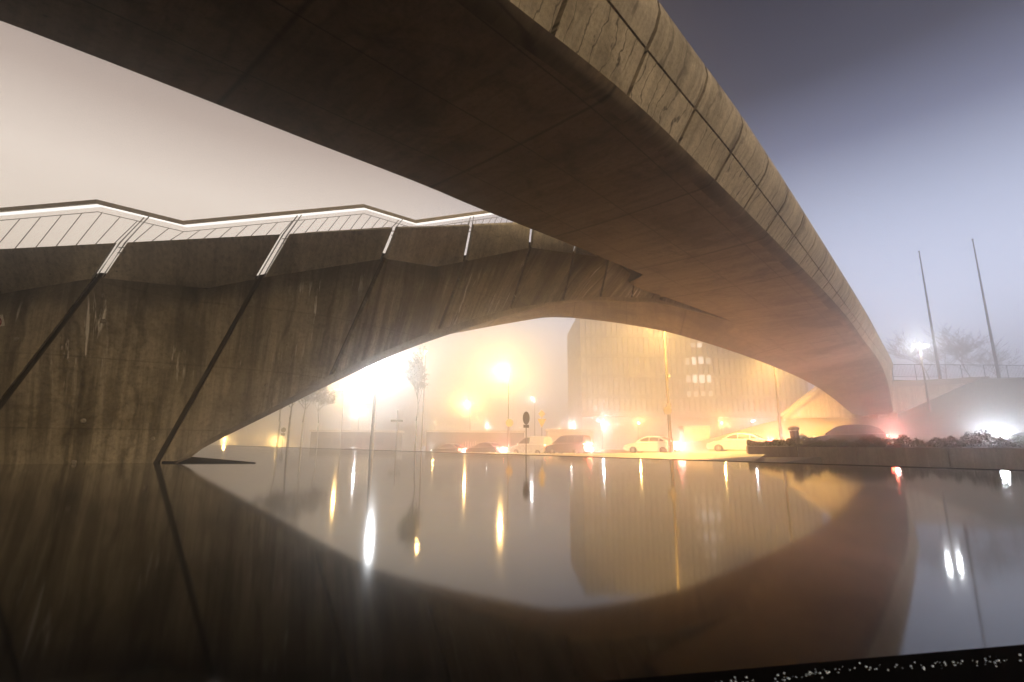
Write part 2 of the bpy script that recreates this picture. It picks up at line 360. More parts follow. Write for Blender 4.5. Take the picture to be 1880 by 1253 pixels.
# ------------------------------------------------------------------ footbridge
AX = V((.6561, .7547, 0)); ON = V((.7547, -.6561, 0))
BO = V((20, 26, 0))
bridge = thing('footbridge', BO, 'sweeping grey concrete footbridge with two arms crossing the pond and joining above the street', 'bridge')
def so(s, o, z): p = AX * s + ON * o; return V((p.x, p.y, z + CH))
zR = smooth_tab([(-16, 2.4), (-10, 3.9), (-5, 4.75), (0, 5.36), (3.9, 5.70), (7.3, 6.00), (11.6, 6.15), (19, 6.34), (26, 6.48), (33, 6.53), (40, 6.36), (44.3, 6.14), (49.5, 5.80), (53, 5.28), (55.6, 4.5), (57.8, 3.6), (59.7, 2.9)], 5)
def ZR(s): return interp(zR, s)
def OR(s): return lerp(-3.1 - .62 * (6.89 - ZR(s)), -3.25 - .12 * (6.2 - ZR(s)), min(max((s - 36) / 8, 0), 1))
oT = smooth_tab([(-16, -2.95), (0, -2.93), (7, -2.90), (12, -2.74), (20, -2.70), (36, -2.72), (48, -2.88), (56, -2.98), (59.7, -3.05)], 5)
def OT(s): return interp(oT, s)
def ML(s): return interp([(-16, -8.9), (0, -8.65), (8.4, -8.66), (12.6, -8.3), (16.9, -8.02), (17.5, -8.95), (22, -9.1), (27.4, -8.5), (38, -7.2), (50, -5.9), (59.7, -5.2)], s)
# right-hand section, from soffit corner to crown
def sec(s):
    zr, o_r, ot = ZR(s), OR(s), OT(s); f = min(max((s - 40) / 12, 0), 1)
    zm = 6.89; om = lerp(-3.1 + (ot + 2.75) * .7, lerp(o_r, ot, .72), f)
    c1 = (o_r - .30, zr + .0); c2 = (o_r - .08, zr + .035); c3 = (o_r + .05, zr + .16)
    return c1, c2, c3, (om, zm), (lerp(om, ot, .62), 7.20), (ot - .02, 7.52), (ot - .05, 7.78), (ot - .2, 7.93), (ot - .5, 7.97)
ss = [x * .8 - 16 for x in range(96)]; ss = sorted([s for s in ss if s < 59.6] + [59.7, 16.9, 17.5])
# soffit (main arm)
sf = MB(BO); rows = []; uvr = []
def zML(s): return lerp(ZR(s), interp([(27, 6.45), (38, 5.95), (50, 5.2), (55, 4.3), (59.7, 2.82)], s), min(max((s - 22) / 14, 0), 1))
for s in ss:
    (o1, z1) = sec(s)[0]; l = ML(s); zl = zML(s); rw = []; uw = []
    for k in range(9):
        f = k / 8; crown = .10 * math.sin(math.pi * f); o = lerp(o1, l, f)
        rw.append(so(s, o, lerp(z1, zl, f) - crown * 0.5)); uw.append((s, o))
    rows.append(rw); uvr.append(uw)
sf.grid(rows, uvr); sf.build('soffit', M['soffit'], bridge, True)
ce = MB(BO); ce.grid([[so(s, *sec(s)[k]) for k in (0, 1, 2)] for s in ss], [[(s, sec(s)[k][1]) for k in (0, 1, 2)] for s in ss]); ce.build('soffit_edge', M['soffit'], bridge, True)  # dark soffit colour stands in for the shading of the rounded corner
# deck body behind the fascia panels + left fascia + top
bk = MB(BO); rows = []
for s in ss:
    q = sec(s); l = ML(s); fl = min(max((s - 15) / 6, 0), 1)
    lo = lerp(l - .5, l + .2, fl)
    pr = [(q[2][0] - .16, q[2][1]), (q[3][0] - .18, 6.89), (q[4][0] - .18, 7.2), (q[6][0] - .2, 7.7), (q[8][0], 7.9), (q[8][0], 6.9), (lo + .3, 6.9), (lo + .1, 7.7), (lo - .1, 7.7), (lo - .0, 6.9), (l - .0, zML(s) + .03)]
    rows.append([so(s, *p) for p in pr])
bk.grid(rows); bk.build('deck', M['groove'], bridge)
# fascia panels, two rows
SP = 2.15; k0 = -8
js = [7.3 + SP * k for k in range(-10, 25)]
random.seed(3)
for a, b_ in zip(js, js[1:]):
    if b_ > 59.8: break
    gp = .048; off = random.uniform(0, 40); n = 5
    A, B = a + gp, b_ - gp
    for nm, idx, mt in (('fascia_panel', (2, 3), 'fascia'), ('cornice_panel', (3, 4, 5, 6, 7, 8), 'cornice')):
        m = MB(BO); rows = []; uvr = []
        for i in range(n + 1):
            s = lerp(A, B, i / n); q = sec(s); pts = []; uv = []
            if nm == 'fascia_panel':
                p0, p1 = q[2], q[3]
                for j in range(7):
                    f = j / 6; f2 = min(f, 1 - .02); pts.append((lerp(p0[0], p1[0], f2), lerp(p0[1], p1[1], f2))); uv.append((s + off, pts[-1][1] * 1.2))
            else:
                for j in idx:
                    pp = q[j]
                    if j == 3: pp = (lerp(q[3][0], q[4][0], .07), lerp(q[3][1], q[4][1], .07))
                    pts.append(pp); uv.append((s + off, pp[1] * 1.2))
            inn = [(pts[0][0] - .15, pts[0][1] + .03)] + pts
            if nm == 'fascia_panel': inn = inn + [(pts[-1][0] - .15, pts[-1][1] + .0)]
            uv = [uv[0]] + uv + ([uv[-1]] if nm == 'fascia_panel' else [])
            rows.append([so(s, *p) for p in inn]); uvr.append(uv)
        e0 = [so(A, p[0] - .1, p[1]) for p in [(0, 0)]]
        def inset(rw, s): return [p - ON * .15 for p in rw]
        rows = [inset(rows[0], A)] + rows + [inset(rows[-1], B)]; uvr = [uvr[0]] + uvr + [uvr[-1]]
        m.grid(rows, uvr); m.build(nm, M[mt], bridge, True, auto=40)
# --- left arm: joints J-1..J8 surveyed on the wall
def up(x, y, z): return atz(x, y, z + CH)
Pj = {0: up(222, 446, 4.4), 1: up(525, 430, 5.2), 2: up(727, 420, 6.1), 3: up(867, 415, 6.95), 4: up(978, 411, 7.55)}
Pj[-1] = Pj[0] * 2 - Pj[1]; Pj[-2] = Pj[-1] * 2 - Pj[0]; Pj[5] = Pj[4] + (Pj[4] - Pj[3]) * .95; Pj[6] = Pj[5] + (Pj[4] - Pj[3]) * .8
Fo = [(-2, None), (-1, None), (-.55, up(0, 540, 3.3)), (0, up(178, 510, 3.62)), (.70, up(380, 530, 4.0)), (1, up(478, 511, 4.35)), (2, up(705, 475, 5.28)), (2.65, up(800, 490, 5.7)), (3, up(855, 480, 5.98)), (4, up(974, 455, 6.68)), (5, up(1054, 466, 6.78)), (6, up(1118, 474, 6.6))]
Fo[1] = (-1, Fo[2][1] + (Fo[2][1] - Fo[3][1]) * .75); Fo[0] = (-2, Fo[1][1] + (Pj[-1] - Pj[0]) * 1.05)
def fold(t): 
    for (a, p), (b, q) in zip(Fo, Fo[1:]):
        if t <= b: return p.lerp(q, (t - a) / (b - a))
    return Fo[-1][1]
def par(t):
    a = math.floor(t); a = max(-2, min(a, 5)); return Pj[a].lerp(Pj[a + 1], t - a)
cJ1 = atz(280, 850, 0); cJ2 = up(608, 689, 2.0)
Cc = [(0, atz(-95, 853, 0)), (1, cJ1)]
for tt, x, y in ((1.31, 380, 809), (1.70, 514, 741)): Cc.append((tt, atc(x, y, cJ1, cJ2)))
Cc += [(2, cJ2), (2.55, up(725, 637, 3.1)), (3, up(805, 606, 3.92)), (4, up(937, 568, 5.0)), (5, up(1033, 553, 5.5)), (6, up(1102, 546, 5.84)), (7, up(1160, 547, 6.05)), (8, up(1213, 552, 6.2)), (9, up(1340, 589, 6.47))]
Cc = [(-1, Cc[0][1] * 2 - Cc[1][1]), ] + Cc; Cc = [(-2, Cc[0][1] * 2 - Cc[1][1])] + Cc
Cc = [(t, V((p.x, p.y, p.z - (.25 if t <= 1 else 0)))) for t, p in Cc]
def cor(t): return spline(Cc, t)
top_ext = {5: Fo[-2][1], 6: up(1118, 474, 6.6), 7: up(1166, 508, 6.62), 8: up(1218, 526, 6.68), 9: up(1341, 580, 6.75)}
def wtop(t):
    if t <= 5: return fold(t)
    a = min(math.floor(t), 8); return top_ext[a].lerp(top_ext[a + 1], t - a)
def wsm(t):
    if t > 6: return wtop(t)
    a = math.floor(min(t, 5.999)); return fold(a).lerp(fold(a + 1), t - a)
def wallpt(t, f):
    w = max(0, 1 - f / .22); return wsm(t).lerp(wtop(t), w).lerp(cor(t), f)
def wn(t):
    d = cor(t + .2) - cor(t - .2); e = wtop(t) - cor(t); n = d.cross(e).normalized()
    return n if n.y > 0 else -n                    # pointing into the wall
G = .021
def wuv(p): return (p.x * .87 + p.y * .5 + 40, p.z)
for k in range(-2, 9):
    m = MB(BO); a, b_ = k + G * (1 if k < 5 else 1.4), k + 1 - G * (1 if k < 5 else 1.4)
    if k == 8: b_ = 9
    ts = sorted(set([lerp(a, b_, i / 10) for i in range(11)] + [q[0] for q in Fo if a < q[0] < b_]))
    rows = []; uvr = []
    for t in ts:
        nn = wn(t); L = (wtop(t) - cor(t)).length; r_ = [wallpt(t, f / 10) for f in range(11)]
        rows.append([r_[0] + nn * .2] + r_ + [r_[-1] + nn * .2]); uu = [wuv(p) for p in r_]; uvr.append([uu[0]] + uu + [uu[-1]])
    rows = [[p + wn(ts[0]) * .2 for p in rows[0]]] + rows + [[p + wn(ts[-1]) * .2 for p in rows[-1]]]; uvr = [uvr[0]] + uvr + [uvr[-1]]
    nr, nc = len(rows), len(rows[0]); dep = [[(0, 0 if j < 2 else (rows[i][1] - rows[i][min(j, 11)]).length) for j in range(nc)] for i in range(nr)]
    m.uv2 = [[dep[i][j], dep[i][j + 1], dep[i + 1][j + 1], dep[i + 1][j]] for i in range(nr - 1) for j in range(nc - 1)]
    m.grid(rows, uvr); m.build('wall_panel', M['wall'], bridge, True, auto=35)
bw = MB(BO); ts = [x * .25 - 2 for x in range(45)]
bw.grid([[wallpt(t, -.0) + wn(t) * .13, wallpt(t, .5) + wn(t) * .13, wallpt(t, 1) + wn(t) * .13] for t in ts]); bw.build('joint_backing', M['groove'], bridge)
# chamfer strip E and soffit of the left arm
Ep = [(1, atz(318, 853, -.02))]
for t, x, y in ((1.31, 385, 816), (1.70, 514, 752), (2, 608, 705), (2.55, 725, 651), (3, 805, 621), (4, 937, 578.5), (5, 1033, 557.5), (6, 1102, 553.5), (7, 1160, 555), (8, 1213, 558.5), (9, 1342, 590)):
    d = .34 * min(1, (9 - t) / 3); p, q = cor(max(t - .3, 1)), cor(min(t + .3, 9)); tn = (q - p).normalized(); nn = V((-tn.y, tn.x, 0)).normalized() * d
    Ep.append((t, atc(x, y, p + nn, q + nn)))
Ep = [(-2, cor(-2) + V((-.3, .3, -.3))), (0, cor(0) + V((-.3, .3, -.3)))] + Ep
def Eq(t): return spline(Ep, t)
ch = MB(BO); ts2 = [lerp(1, 9, i / 64) for i in range(65)]
ch.grid([[cor(t) + wn(t) * .02, cor(t).lerp(Eq(t), .5) - V((0, 0, .015)), Eq(t)] for t in ts2], [[(t * 3, 0), (t * 3, .2), (t * 3, .4)] for t in ts2]); ch.build('chamfer', M['edge'], bridge, True)
Fp = [(1, V((-12.2, 16.8, -.1))), (2, V((-9.2, 20.2, 2.75))), (3, V((-5.2, 22.6, 4.95))), (4.2, up(968, 588, 5.8)), (5, up(1028, 583, 6.0)), (6, up(1104, 589.5, 6.08)), (7, up(1160, 597.5, 6.1)), (8, up(1221, 609, 6.08)), (9, up(1300, 631, 6.0)), (10, up(1380, 658, 5.75)), (11, up(1455, 688, 5.3)), (12, up(1500, 711, 4.85)), (13, up(1531, 733, 4.15)), (14, up(1552, 750, 3.4)), (15, up(1570, 765, 2.76))]
def Fq(t): return spline(Fp, t)
def Nq(t):
    if t <= 9: return Eq(t)
    s = lerp(27.4, 59.7, (t - 9) / 6); 
    s = interp([(9, 27.6), (10, 36), (11, 43.5), (12, 49), (13, 53.5), (14, 57), (15, 59.7)], t)
    return so(s, ML(s), zML(s))
ls = MB(BO); ts3 = [lerp(1, 15, i / 112) for i in range(113)]; rows = []; uvr = []
for t in ts3:
    a, b_ = Nq(t), Fq(t); L = (b_ - a).length
    rows.append([a.lerp(b_, f / 6) for f in range(7)]); uvr.append([(t * 3 + 60, L * f / 6) for f in range(7)])
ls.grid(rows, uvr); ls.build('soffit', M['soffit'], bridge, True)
# far side and top of the left arm
fs = MB(BO); ts4 = [lerp(1, 15, i / 40) for i in range(41)]; rows = []
for t in ts4:
    f = Fq(t); d = (Fq(min(t + .2, 15)) - Fq(max(t - .2, 1))); d.z = 0; d.normalize(); nn = V((-d.y, d.x, 0))
    zt = interp([(1, 5.3), (4, 7.6), (5, 8.2), (15, 8.1)], t); k = min(1, (zt - f.z) / 4) * 1.0
    tp = V((f.x, f.y, zt)) + nn * k
    inn = V((f.x, f.y, zt - .9)) - nn * .2
    rows.append([f, f + nn * k * .6 + V((0, 0, (zt - f.z) * .7)), tp, tp - nn * .25, inn])
fs.grid(rows); fs.build('deck', M['edge'], bridge, True)
tp = MB(BO); ts5 = [lerp(-2, 5, i / 28) for i in range(29)]
tp.grid([[fold(t) + wn(t) * .2 + V((0, 0, .1)), fold(t) + V((-2.6, 4.5, .1))] for t in ts5]); tp.build('deck', M['groove'], bridge)
dk = MB(BO); ts6 = [lerp(5, 15, i / 40) for i in range(41)]; rows = []
for t in ts6:
    s = interp([(5, 16), (9, 27.6), (10, 36), (11, 43.5), (12, 49), (13, 53.5), (14, 57), (15, 59.7)], t); f = Fq(t)
    rows.append([so(s, ML(s) + .3, 6.85), V((f.x, f.y, max(f.z + .3, 7.4)))])
dk.grid(rows); dk.build('deck', M['groove'], bridge)
# parapet panels (open slots between them)
for k in range(-2, 6):
    ga = .035; m = MB(BO); a, b_ = k + ga, k + 1 - ga
    ts = sorted(set([lerp(a, b_, i / 8) for i in range(9)] + [q[0] for q in Fo if a < q[0] < b_])); rows = []; uvr = []
    for t in ts:
        P0, P1 = fold(t), par(t); nn = wn(t); L = (P1 - P0).length
        rows.append([P0 + nn * .16, P0] + [P0.lerp(P1, f / 5) for f in range(1, 6)] + [P1 + nn * .14, P0 + nn * .16])
        uvr.append([wuv(p) for p in rows[-1]])
    rows = [[r[0]] * len(r) if False else [p for p in r] for r in rows]
    m.grid(rows, uvr); m.add([rows[0][j] for j in range(len(rows[0]) - 1)]); m.add([rows[-1][j] for j in reversed(range(len(rows[-1]) - 1))])
    m.build('parapet_panel', M['parapet'], bridge, True, auto=35)
# railing
railing = link(bpy.data.objects.new('railing', None)); railing.parent = bridge
HR = [(-2, None), (-.68, up(0, 392, 5.02)), (-.15, up(182, 376, 5.3)), (.42, up(340, 414, 5.45)), (1.72, up(670, 382.5, 6.72)), (2.28, up(765, 411, 6.8)), (3.2, up(900, 392, 7.75)), (4.3, up(1010, 376, 8.3))]
TM = [(-2, -1.9), (-1, -.95), (0, .15), (1, 1.21), (2, 2.10), (3, 2.96), (4, 4.0), (5, 4.3)]
HR[0] = (-2, HR[1][1] + (Pj[-1] - Pj[0]) * 1.3)
def hr(t):
    for (a, p), (b, q) in zip(HR, HR[1:]):
        if t <= b: return p.lerp(q, (t - a) / (b - a))
    return HR[-1][1]
kts = [q[0] for q in HR]
def poly(f, ts, dz=0, dn=0): return [f(t) + V((0, 0, dz)) for t in ts]
dv = V((.15, .3, 0))
m = MB(BO); rows = []
for t in kts:
    p = hr(t); rows.append([p + V((-.03, -.06, 0)), p + V((-.03, -.06, .10)), p + V((.03, .06, .10)), p + V((.03, .06, 0)), p + V((-.03, -.06, 0))])
m.grid(rows); m.build('handrail', M['railbar'], railing)
m = MB(BO); rows = []
for t in kts:
    p = hr(t) + V((0, 0, -.012)); rows.append([p + V((-.02, -.04, 0)), p + V((-.02, -.04, -.025)), p + V((.02, .04, -.025)), p + V((.02, .04, 0)), p + V((-.02, -.04, 0))])
m.grid(rows); m.build('light_strip', M['led'], railing)
m = MB(BO); m.path(poly(hr, kts, -.18), .009, 5); m.build('lower_rail', M['railbar'], railing)
def rail_foot(t): return par(t) + wn(t) * .07
# balusters lean with the wall: foot runs along the parapet
lim = kts
for k in range(-2, 5):
    m = MB(BO); n = 10
    for i in range(n):
        t = k + (i + .5) / n
        m.tube(hr(interp(TM, t)) + V((0, 0, -.18)), rail_foot(t) - V((0, 0, .05)), .009, n=5)
    m.build('baluster_panel', M['railbar'], railing)
for k in range(-1, 5):
    m = MB(BO); q = k + (.08 if k < 1 else -.05 if k > 1 else .0)
    a = hr(interp(TM, k)); f = fold(k) + wn(k) * .12
    for sgn in (-1, 1): m.path([a + V((.05 * sgn, 0, -.02)), par(k) + wn(k) * .1 + V((.06 * sgn, 0, 0)), f + V((.07 * sgn, 0, 0))], .016, 6)
    m.tube(par(k) + wn(k) * .1 + V((-.07, 0, -.25)), par(k) + wn(k) * .1 + V((.07, 0, -.25)), .014); m.tube(par(k) + wn(k) * .1 + V((-.07, 0, -.12)), par(k) + wn(k) * .1 + V((.07, 0, -.12)), .014)
    m.build('post', M['steel'], railing)
# studs on the wall
def on_wall(x, y):
    d = ray(x, y); best = None
    for i in range(400):
        t = lerp(-1, 5, i / 399)
        for f in [j / 40 for j in range(41)]:
            p = wallpt(t, f) - C0; e = (p - d * (p.dot(d) / d.dot(d))).length
            if best is None or e < best[0]: best = (e, t, f)
    return best[1], best[2]
for x, y in ((30, 625), (190, 594), (152, 772), (280, 806), (487, 707), (857, 563), (135, 848)):
    t, f = on_wall(x, y); p = wallpt(t, f); n = -wn(t); m = MB(BO)
    m.path([p - n * .01, p + n * .02, p + n * .035, p + n * .036], [.055, .055, .035, .001], 14); m.build('stud', M['pale'], bridge, True)
# bearings and end block at the abutment
for f in (.04, .5, .96):
    a, b_ = so(59.5, -3.55, 2.9), Fq(15); p = a.lerp(b_, f); m = MB(BO)
    m.box((p.x, p.y, p.z - .28), (.55, .7, .6), math.radians(49)); m.build('bearing', M['edge'], bridge)
eb = MB(BO); q = sec(59.7); e = [so(59.7, *q[i]) for i in (2, 3, 4, 5, 6, 8)]
eb.add(e + [V((Fq(15).x - .3, Fq(15).y + .4, 8.2)), Fq(15), so(59.7, ML(59.7), zML(59.7)), so(59.7, *q[0])]); eb.build('end_wall', M['pale'], bridge)
# ------------------------------------------------------------------ notice on the wall
t, f = on_wall(-2, 598); p = wallpt(t, f); n = -wn(t); d_ = (wallpt(t + .05, f) - wallpt(t - .05, f)).normalized(); u_ = n.cross(d_).normalized(); u_ = u_ if u_.z > 0 else -u_
sg = thing('notice_sign', p, 'white notice plate with a red ring bolted to the dark bridge wall', 'sign')
def plate(mb, x0, x1, y0, y1, h0, h1):
    P = [(x0, y0), (x1, y0), (x1, y1), (x0, y1)]
    lo = [d_ * a + u_ * b + n * h0 for a, b in P]; hi = [d_ * a + u_ * b + n * h1 for a, b in P]
    mb.add(hi); mb.add(lo[::-1])
    for i in range(4): mb.add([lo[i], lo[(i + 1) % 4], hi[(i + 1) % 4], hi[i]])
m = MB(); plate(m, -.16, .16, -.2, .2, .005, .02); m.build('plate', M['white'], sg)
m = MB(); rows = []
for j in range(33):
    a = 2 * math.pi * j / 32; rows.append([(d_ * math.cos(a) + u_ * math.sin(a)) * r + u_ * .06 + n * .024 for r in (.085, .118)])
m.grid(rows); m.build('ring', M['red'], sg)
m = MB(); plate(m, -.12, .12, -.15, -.11, .02, .024); m.build('text_line', M['red'], sg)
# dark stone plinth in the water at the foot of the arch
pl = MB(); a = V((-9.3, 12.6, .03)); pl.slab([V((-8.75, 12.9, .035)), V((-6.6, 13.12, .02)), V((-8.3, 14.6, .035)), V((-10.6, 16.6, .045)), V((-12.2, 15, .045))], .5)
tag(pl.build('stone_plinth', M['blackstone']), 'flat dark stone wedge lying in the water at the foot of the arch', 'plinth')
# ------------------------------------------------------------------ abutment wall, planter, guard rail
AW = V((38, 50.4, 0)); ab = thing('abutment_wall', AW, 'pale concrete abutment wall behind the landing of the bridge', 'wall')
def wl(name, x0, x1, ztop0, ztop1, y0, y1, mat, lift=0, lo=-1):
    m = MB(AW); k = 12
    m.grid([[V((lerp(x0, x1, i / k), y0 + lift, lo)), V((lerp(x0, x1, i / k), y0 + lift, lerp(ztop0, ztop1, i / k))), V((lerp(x0, x1, i / k), y1, lerp(ztop0, ztop1, i / k))), V((lerp(x0, x1, i / k), y1, lo))] for i in range(k + 1)], [[(lerp(x0, x1, i / k), -1), (lerp(x0, x1, i / k), 7), (lerp(x0, x1, i / k), 8), (lerp(x0, x1, i / k), 9)] for i in range(k + 1)])
    return m.build(name, mat, ab)
tl, tr = aty(1440, 763, 50.4), aty(1506, 708, 50.4); r1_, r2_ = aty(1645, 697, 50.4), aty(1812, 692, 50.4)
wl('wing_wall', tl.x, tr.x, tl.z - .45, tr.z - .45, 50.4, 51.2, M['pale']); wl('wall', tr.x, r2_.x, r2_.z - .6, r2_.z - .6, 50.4, 51.2, M['pale'])
def cop(x0, z0, x1, z1, h):
    m = MB(AW); m.grid([[V((x, 50.18, z - h)), V((x, 50.18, z)), V((x, 51.3, z)), V((x, 51.3, z - h)), V((x, 50.18, z - h))] for x, z in ((x0, z0), (x1, z1))]); m.build('coping', M['pale'], ab)
cop(tl.x - .3, tl.z - .1, tr.x, tr.z, .5); cop(tr.x, tr.z, r2_.x, r2_.z, .55)
PQ = V((11.35, 24.2, 0)); PD = (V((21.0, 20.0, 0)) - PQ).normalized(); PN_ = V((-PD.y, PD.x, 0))
pw = thing('planter_wall', PQ, 'long low concrete planter wall along the right edge of the pond', 'wall')
pwo = V(PQ); edges = [0, -2.1, -4.4, -7.6, -11.5, -16, -21, -26]
def pqt(t): return PQ - PD * t
for a, b_ in zip(edges, edges[1:]):
    m = MB(pwo); k = 4; rows = []; uvr = []; A, B = a - .012, b_ + .012
    for i in range(k + 1):
        t = lerp(A, B, i / k); zt = lerp(.43, .49, -t / 14)
        rows.append([pqt(t) + PN_ * d + V((0, 0, z)) for d, z in ((0.0, -.8), (0.0, zt), (.22, zt), (.22, -.8))]); uvr.append([(-t, 0), (-t, .6), (-t, .8), (-t, 1)])
    m.grid(rows, uvr); m.add(rows[0]); m.add(rows[-1][::-1]); m.build('wall_block', M['planter'], pw, bevel=.012)
m = MB(pwo); m.grid([[pqt(t) + PN_ * d + V((0, 0, .40 + .06 * d)) for d in (.22, 1.4, 3.2)] for t in (-.03, -8, -16, -26)]); m.build('soil', M['soil'], pw)
m = MB(pwo); m.grid([[pqt(-.02) + PN_ * d + V((0, 0, z)) for z in (-.8, .44)] for d in (.22, 1.5, 3.2)]); m.build('wall_block', M['planter'], pw)
# hedge: thousands of small leaves over low shrubs
hd = MB(); random.seed(11)
def hh(t, d):
    base = .30 + .12 * math.sin(t * 1.9) + .10 * math.sin(t * 4.7 + 1) + .07 * math.sin(t * 11 + d * 3)
    return max(.1, base * (1 + .5 * min(1, max(0, (-t - 5) / 5)))) * (.72 if t > -1.6 else 1)
for i in range(26000):
    t = -.05 - 19 * random.random() ** 1.2; d = random.uniform(.12, 2.6); f = random.random() ** .5; H_ = hh(t, d) * (1 - .35 * abs(d - 1.2) / 1.4)
    z = .44 + .04 * d + H_ * f + random.uniform(0, .09) * (random.random() < .25); p = pqt(t) + PN_ * d + V((0, 0, z)); s = random.uniform(.022, .055)
    a = V((random.gauss(0, 1), random.gauss(0, 1), random.gauss(0, .7))).normalized(); b_ = a.cross(V((random.gauss(0, 1), random.gauss(0, 1), random.gauss(0, 1)))).normalized()
    hd.add([p - a * s, p + b_ * s * .5, p + a * s, p - b_ * s * .5])
for i in range(700):
    t = -.05 - 19 * random.random() ** 1.2; d = random.uniform(.2, 2.4); p = pqt(t) + PN_ * d + V((0, 0, .43)); q = p + V((random.gauss(0, .1), random.gauss(0, .1), hh(t, d) * random.uniform(.8, 1.3)))
    hd.tube(p, q, .006, .003, 3, False)
tag(hd.build('hedge', M['hedgeleaf']), 'low dark ragged hedge growing in the planter along the pond', 'hedge')
# pebbles of wet grit on the near rim
gr = MB(); random.seed(5)
for i in range(340):
    t = lerp(.2, 2.6, random.random() ** .8); d = .085 + .004 * t + random.gauss(0, .012) + .008 * math.sin(t * 7); q = r0 + rd * t - rn * d
    r = random.uniform(.0007, .0030); c = V((q.x, q.y, .0125))
    gr.lathe(c, [(r, 0), (r * .85, r * .5), (r * .45, r * .85), (.00005, r)], 8)
def drop_mat():
    m, t, b = newmat('water drop'); b.inputs['Base Color'].default_value = (.62, .78, 1, 1); b.inputs['Roughness'].default_value = .03; b.inputs['Metallic'].default_value = 1.0; return m
M['drop'] = drop_mat()
o = gr.build('water_drops', M['drop'], None, True); tag(o, 'glinting water drops scattered on the black rim at the near edge', 'water drops', kind='stuff')
# guard rail on the landing
ga, gb = aty(1640, 693, 50.9), aty(2040, 690, 50.9)
gt = thing('guard_rail', (ga.x, 50.9, 7.2), 'thin barred steel guard rail on top of the abutment wall', 'railing')
o_ = V((ga.x, 50.9, 7.2)); m = MB(o_); x1 = gb.x; zr_ = 8.75
m.tube((ga.x, 50.9, zr_), (x1, 50.9, zr_), .03); m.tube((ga.x, 50.9, 7.45), (x1, 50.9, 7.45), .02); m.build('rail', M['darkpole'], gt)
nb = int((x1 - ga.x) / 2.4)
for i in range(nb + 1):
    m = MB(o_); x = ga.x + i * 2.4; m.tube((x, 50.9, 7.1), (x, 50.9, zr_), .035); m.build('post', M['darkpole'], gt)
    m = MB(o_)
    for j in range(1, 16): m.tube((x + j * .15, 50.9, 7.45), (x + j * .15, 50.9, zr_), .014, n=4)
    m.build('bar_panel', M['darkpole'], gt)
# ------------------------------------------------------------------ lamps
SOD = (1, .56, .14); WARM = (1, .60, .19); WHT = (.92, .96, 1.0); COOL = (.75, .86, 1.0)
EM = {}
def lampmat(c):
    if c not in EM: EM[c] = emit('lit lamp glass', tuple(lerp(x, 1, .5) for x in c), 30)
    return EM[c]
def point(name, loc, c, w, parent, r=.12, spot=0):
    l = bpy.data.lights.new(name, 'SPOT' if spot else 'POINT')
    if spot: l.spot_size = math.radians(spot); l.spot_blend = .5
    l.color = c; l.energy = w * LK; l.shadow_soft_size = r
    o = link(bpy.data.objects.new(name, l)); o.location = loc; o.parent = parent; return o
def street_lamp(base, head, c, w, label, kind='arm', r=.09, group='street lamps in the fog', pm='pole', spot=0):
    b = V(base); h = V(head) - b
    t = thing('street_lamp', b, label, 'lamp', group)
    m = MB(); top = V((0, 0, h.z + (.25 if kind == 'arm' else .0)))
    m.path([V((0, 0, -.1)), V((0, 0, 1.0)), V((0, 0, 1.02)), top], [r * 1.35, r * 1.3, r, r * .55], 10); m.build('pole', M[pm], t, True, auto=40)
    hx = V((h.x, h.y, 0)); dr = hx.normalized() if hx.length > .05 else V((1, 0, 0)); sd = V((-dr.y, dr.x, 0))
    if kind == 'arm':
        m = MB(); m.path([top - V((0, 0, .15)), top + dr * (hx.length * .5) + V((0, 0, .12)), V((h.x, h.y, h.z + .16))], [.045, .04, .035], 8); m.build('arm', M[pm], t, True)
    m = MB(); c0 = V((h.x, h.y, h.z + .1)); L = .36
    m.grid([[c0 + dr * x + sd * (wd * math.cos(a)) + V((0, 0, ht * math.sin(a))) for a in [math.pi * q / 8 for q in range(9)]] for x, wd, ht in ((-L, .03, .02), (-L * .8, .11, .07), (0, .15, .11), (L * .8, .12, .07), (L, .03, .02))])
    m.build('lamp_head', M[pm], t, True)
    m = MB(); m.lathe(V((h.x, h.y, h.z)), [(.001, -.06), (.09, -.045), (.15, 0), (.15, .05), (.001, .06)], 14); m.build('lamp_glass', lampmat(c), t, True)
    point('bulb', (h.x, h.y, h.z - .1), c, w, t, spot=spot); return t
def gz(p): return ground_z(p)
def lamp_px(hx, hy, Y, c, w, label, bx=None, kind='arm', r=.09, **k):
    h = aty(hx, hy, Y)
    if bx is None: b = V((h.x, Y, gz(h)))
    else: q = aty(bx, 826, Y); b = V((q.x, Y, gz(q)))
    return street_lamp(b, h, c, w, label, kind, r, **k)
lamp_px(698, 668, 34, WHT, 4600, 'dazzling white street lamp standing against the edge of the arch', 682, r=.11)
lamp_px(921, 680, 56, WARM, 6800, 'tall amber street lamp with a pale round sign on its pole', 933)
lamp_px(856, 740, 92, WARM, 8000, 'amber street lamp above the dark parked cars, second brightest of the amber ones', 862)
lamp_px(781, 646, 58, WARM, 800, 'small warm lamp shining just under the curved edge of the arch', 774)
lamp_px(627, 714, 75, WARM, 4200, 'warm lamp close under the edge of the arch, left of the dazzling lamp', 624)
lamp_px(413, 806, 95, WARM, 2200, 'tiny warm lamp low in the left corner of the arch opening', 412, 'top', .05)
lamp_px(507, 811, 100, WARM, 5000, 'tiny added warm lamp low behind the leftmost pale tree trunk', 507, 'top', .05)  # added to brighten the grey left part of the arch opening
lamp_px(657, 752, 85, WHT, 2000, 'white lamp glowing below the dazzling one, left of its pole', 655)
lamp_px(976, 731, 90, WHT, 1100, 'faint white lamp above the round sign on the pond side', 982)
lamp_px(797, 776, 130, WARM, 900, 'tiny far warm lamp right of the bare young tree', 797, 'top')
lamp_px(894, 783, 150, WHT, 1400, 'tiny far white lamp between the two amber lamp poles', 894, 'top')
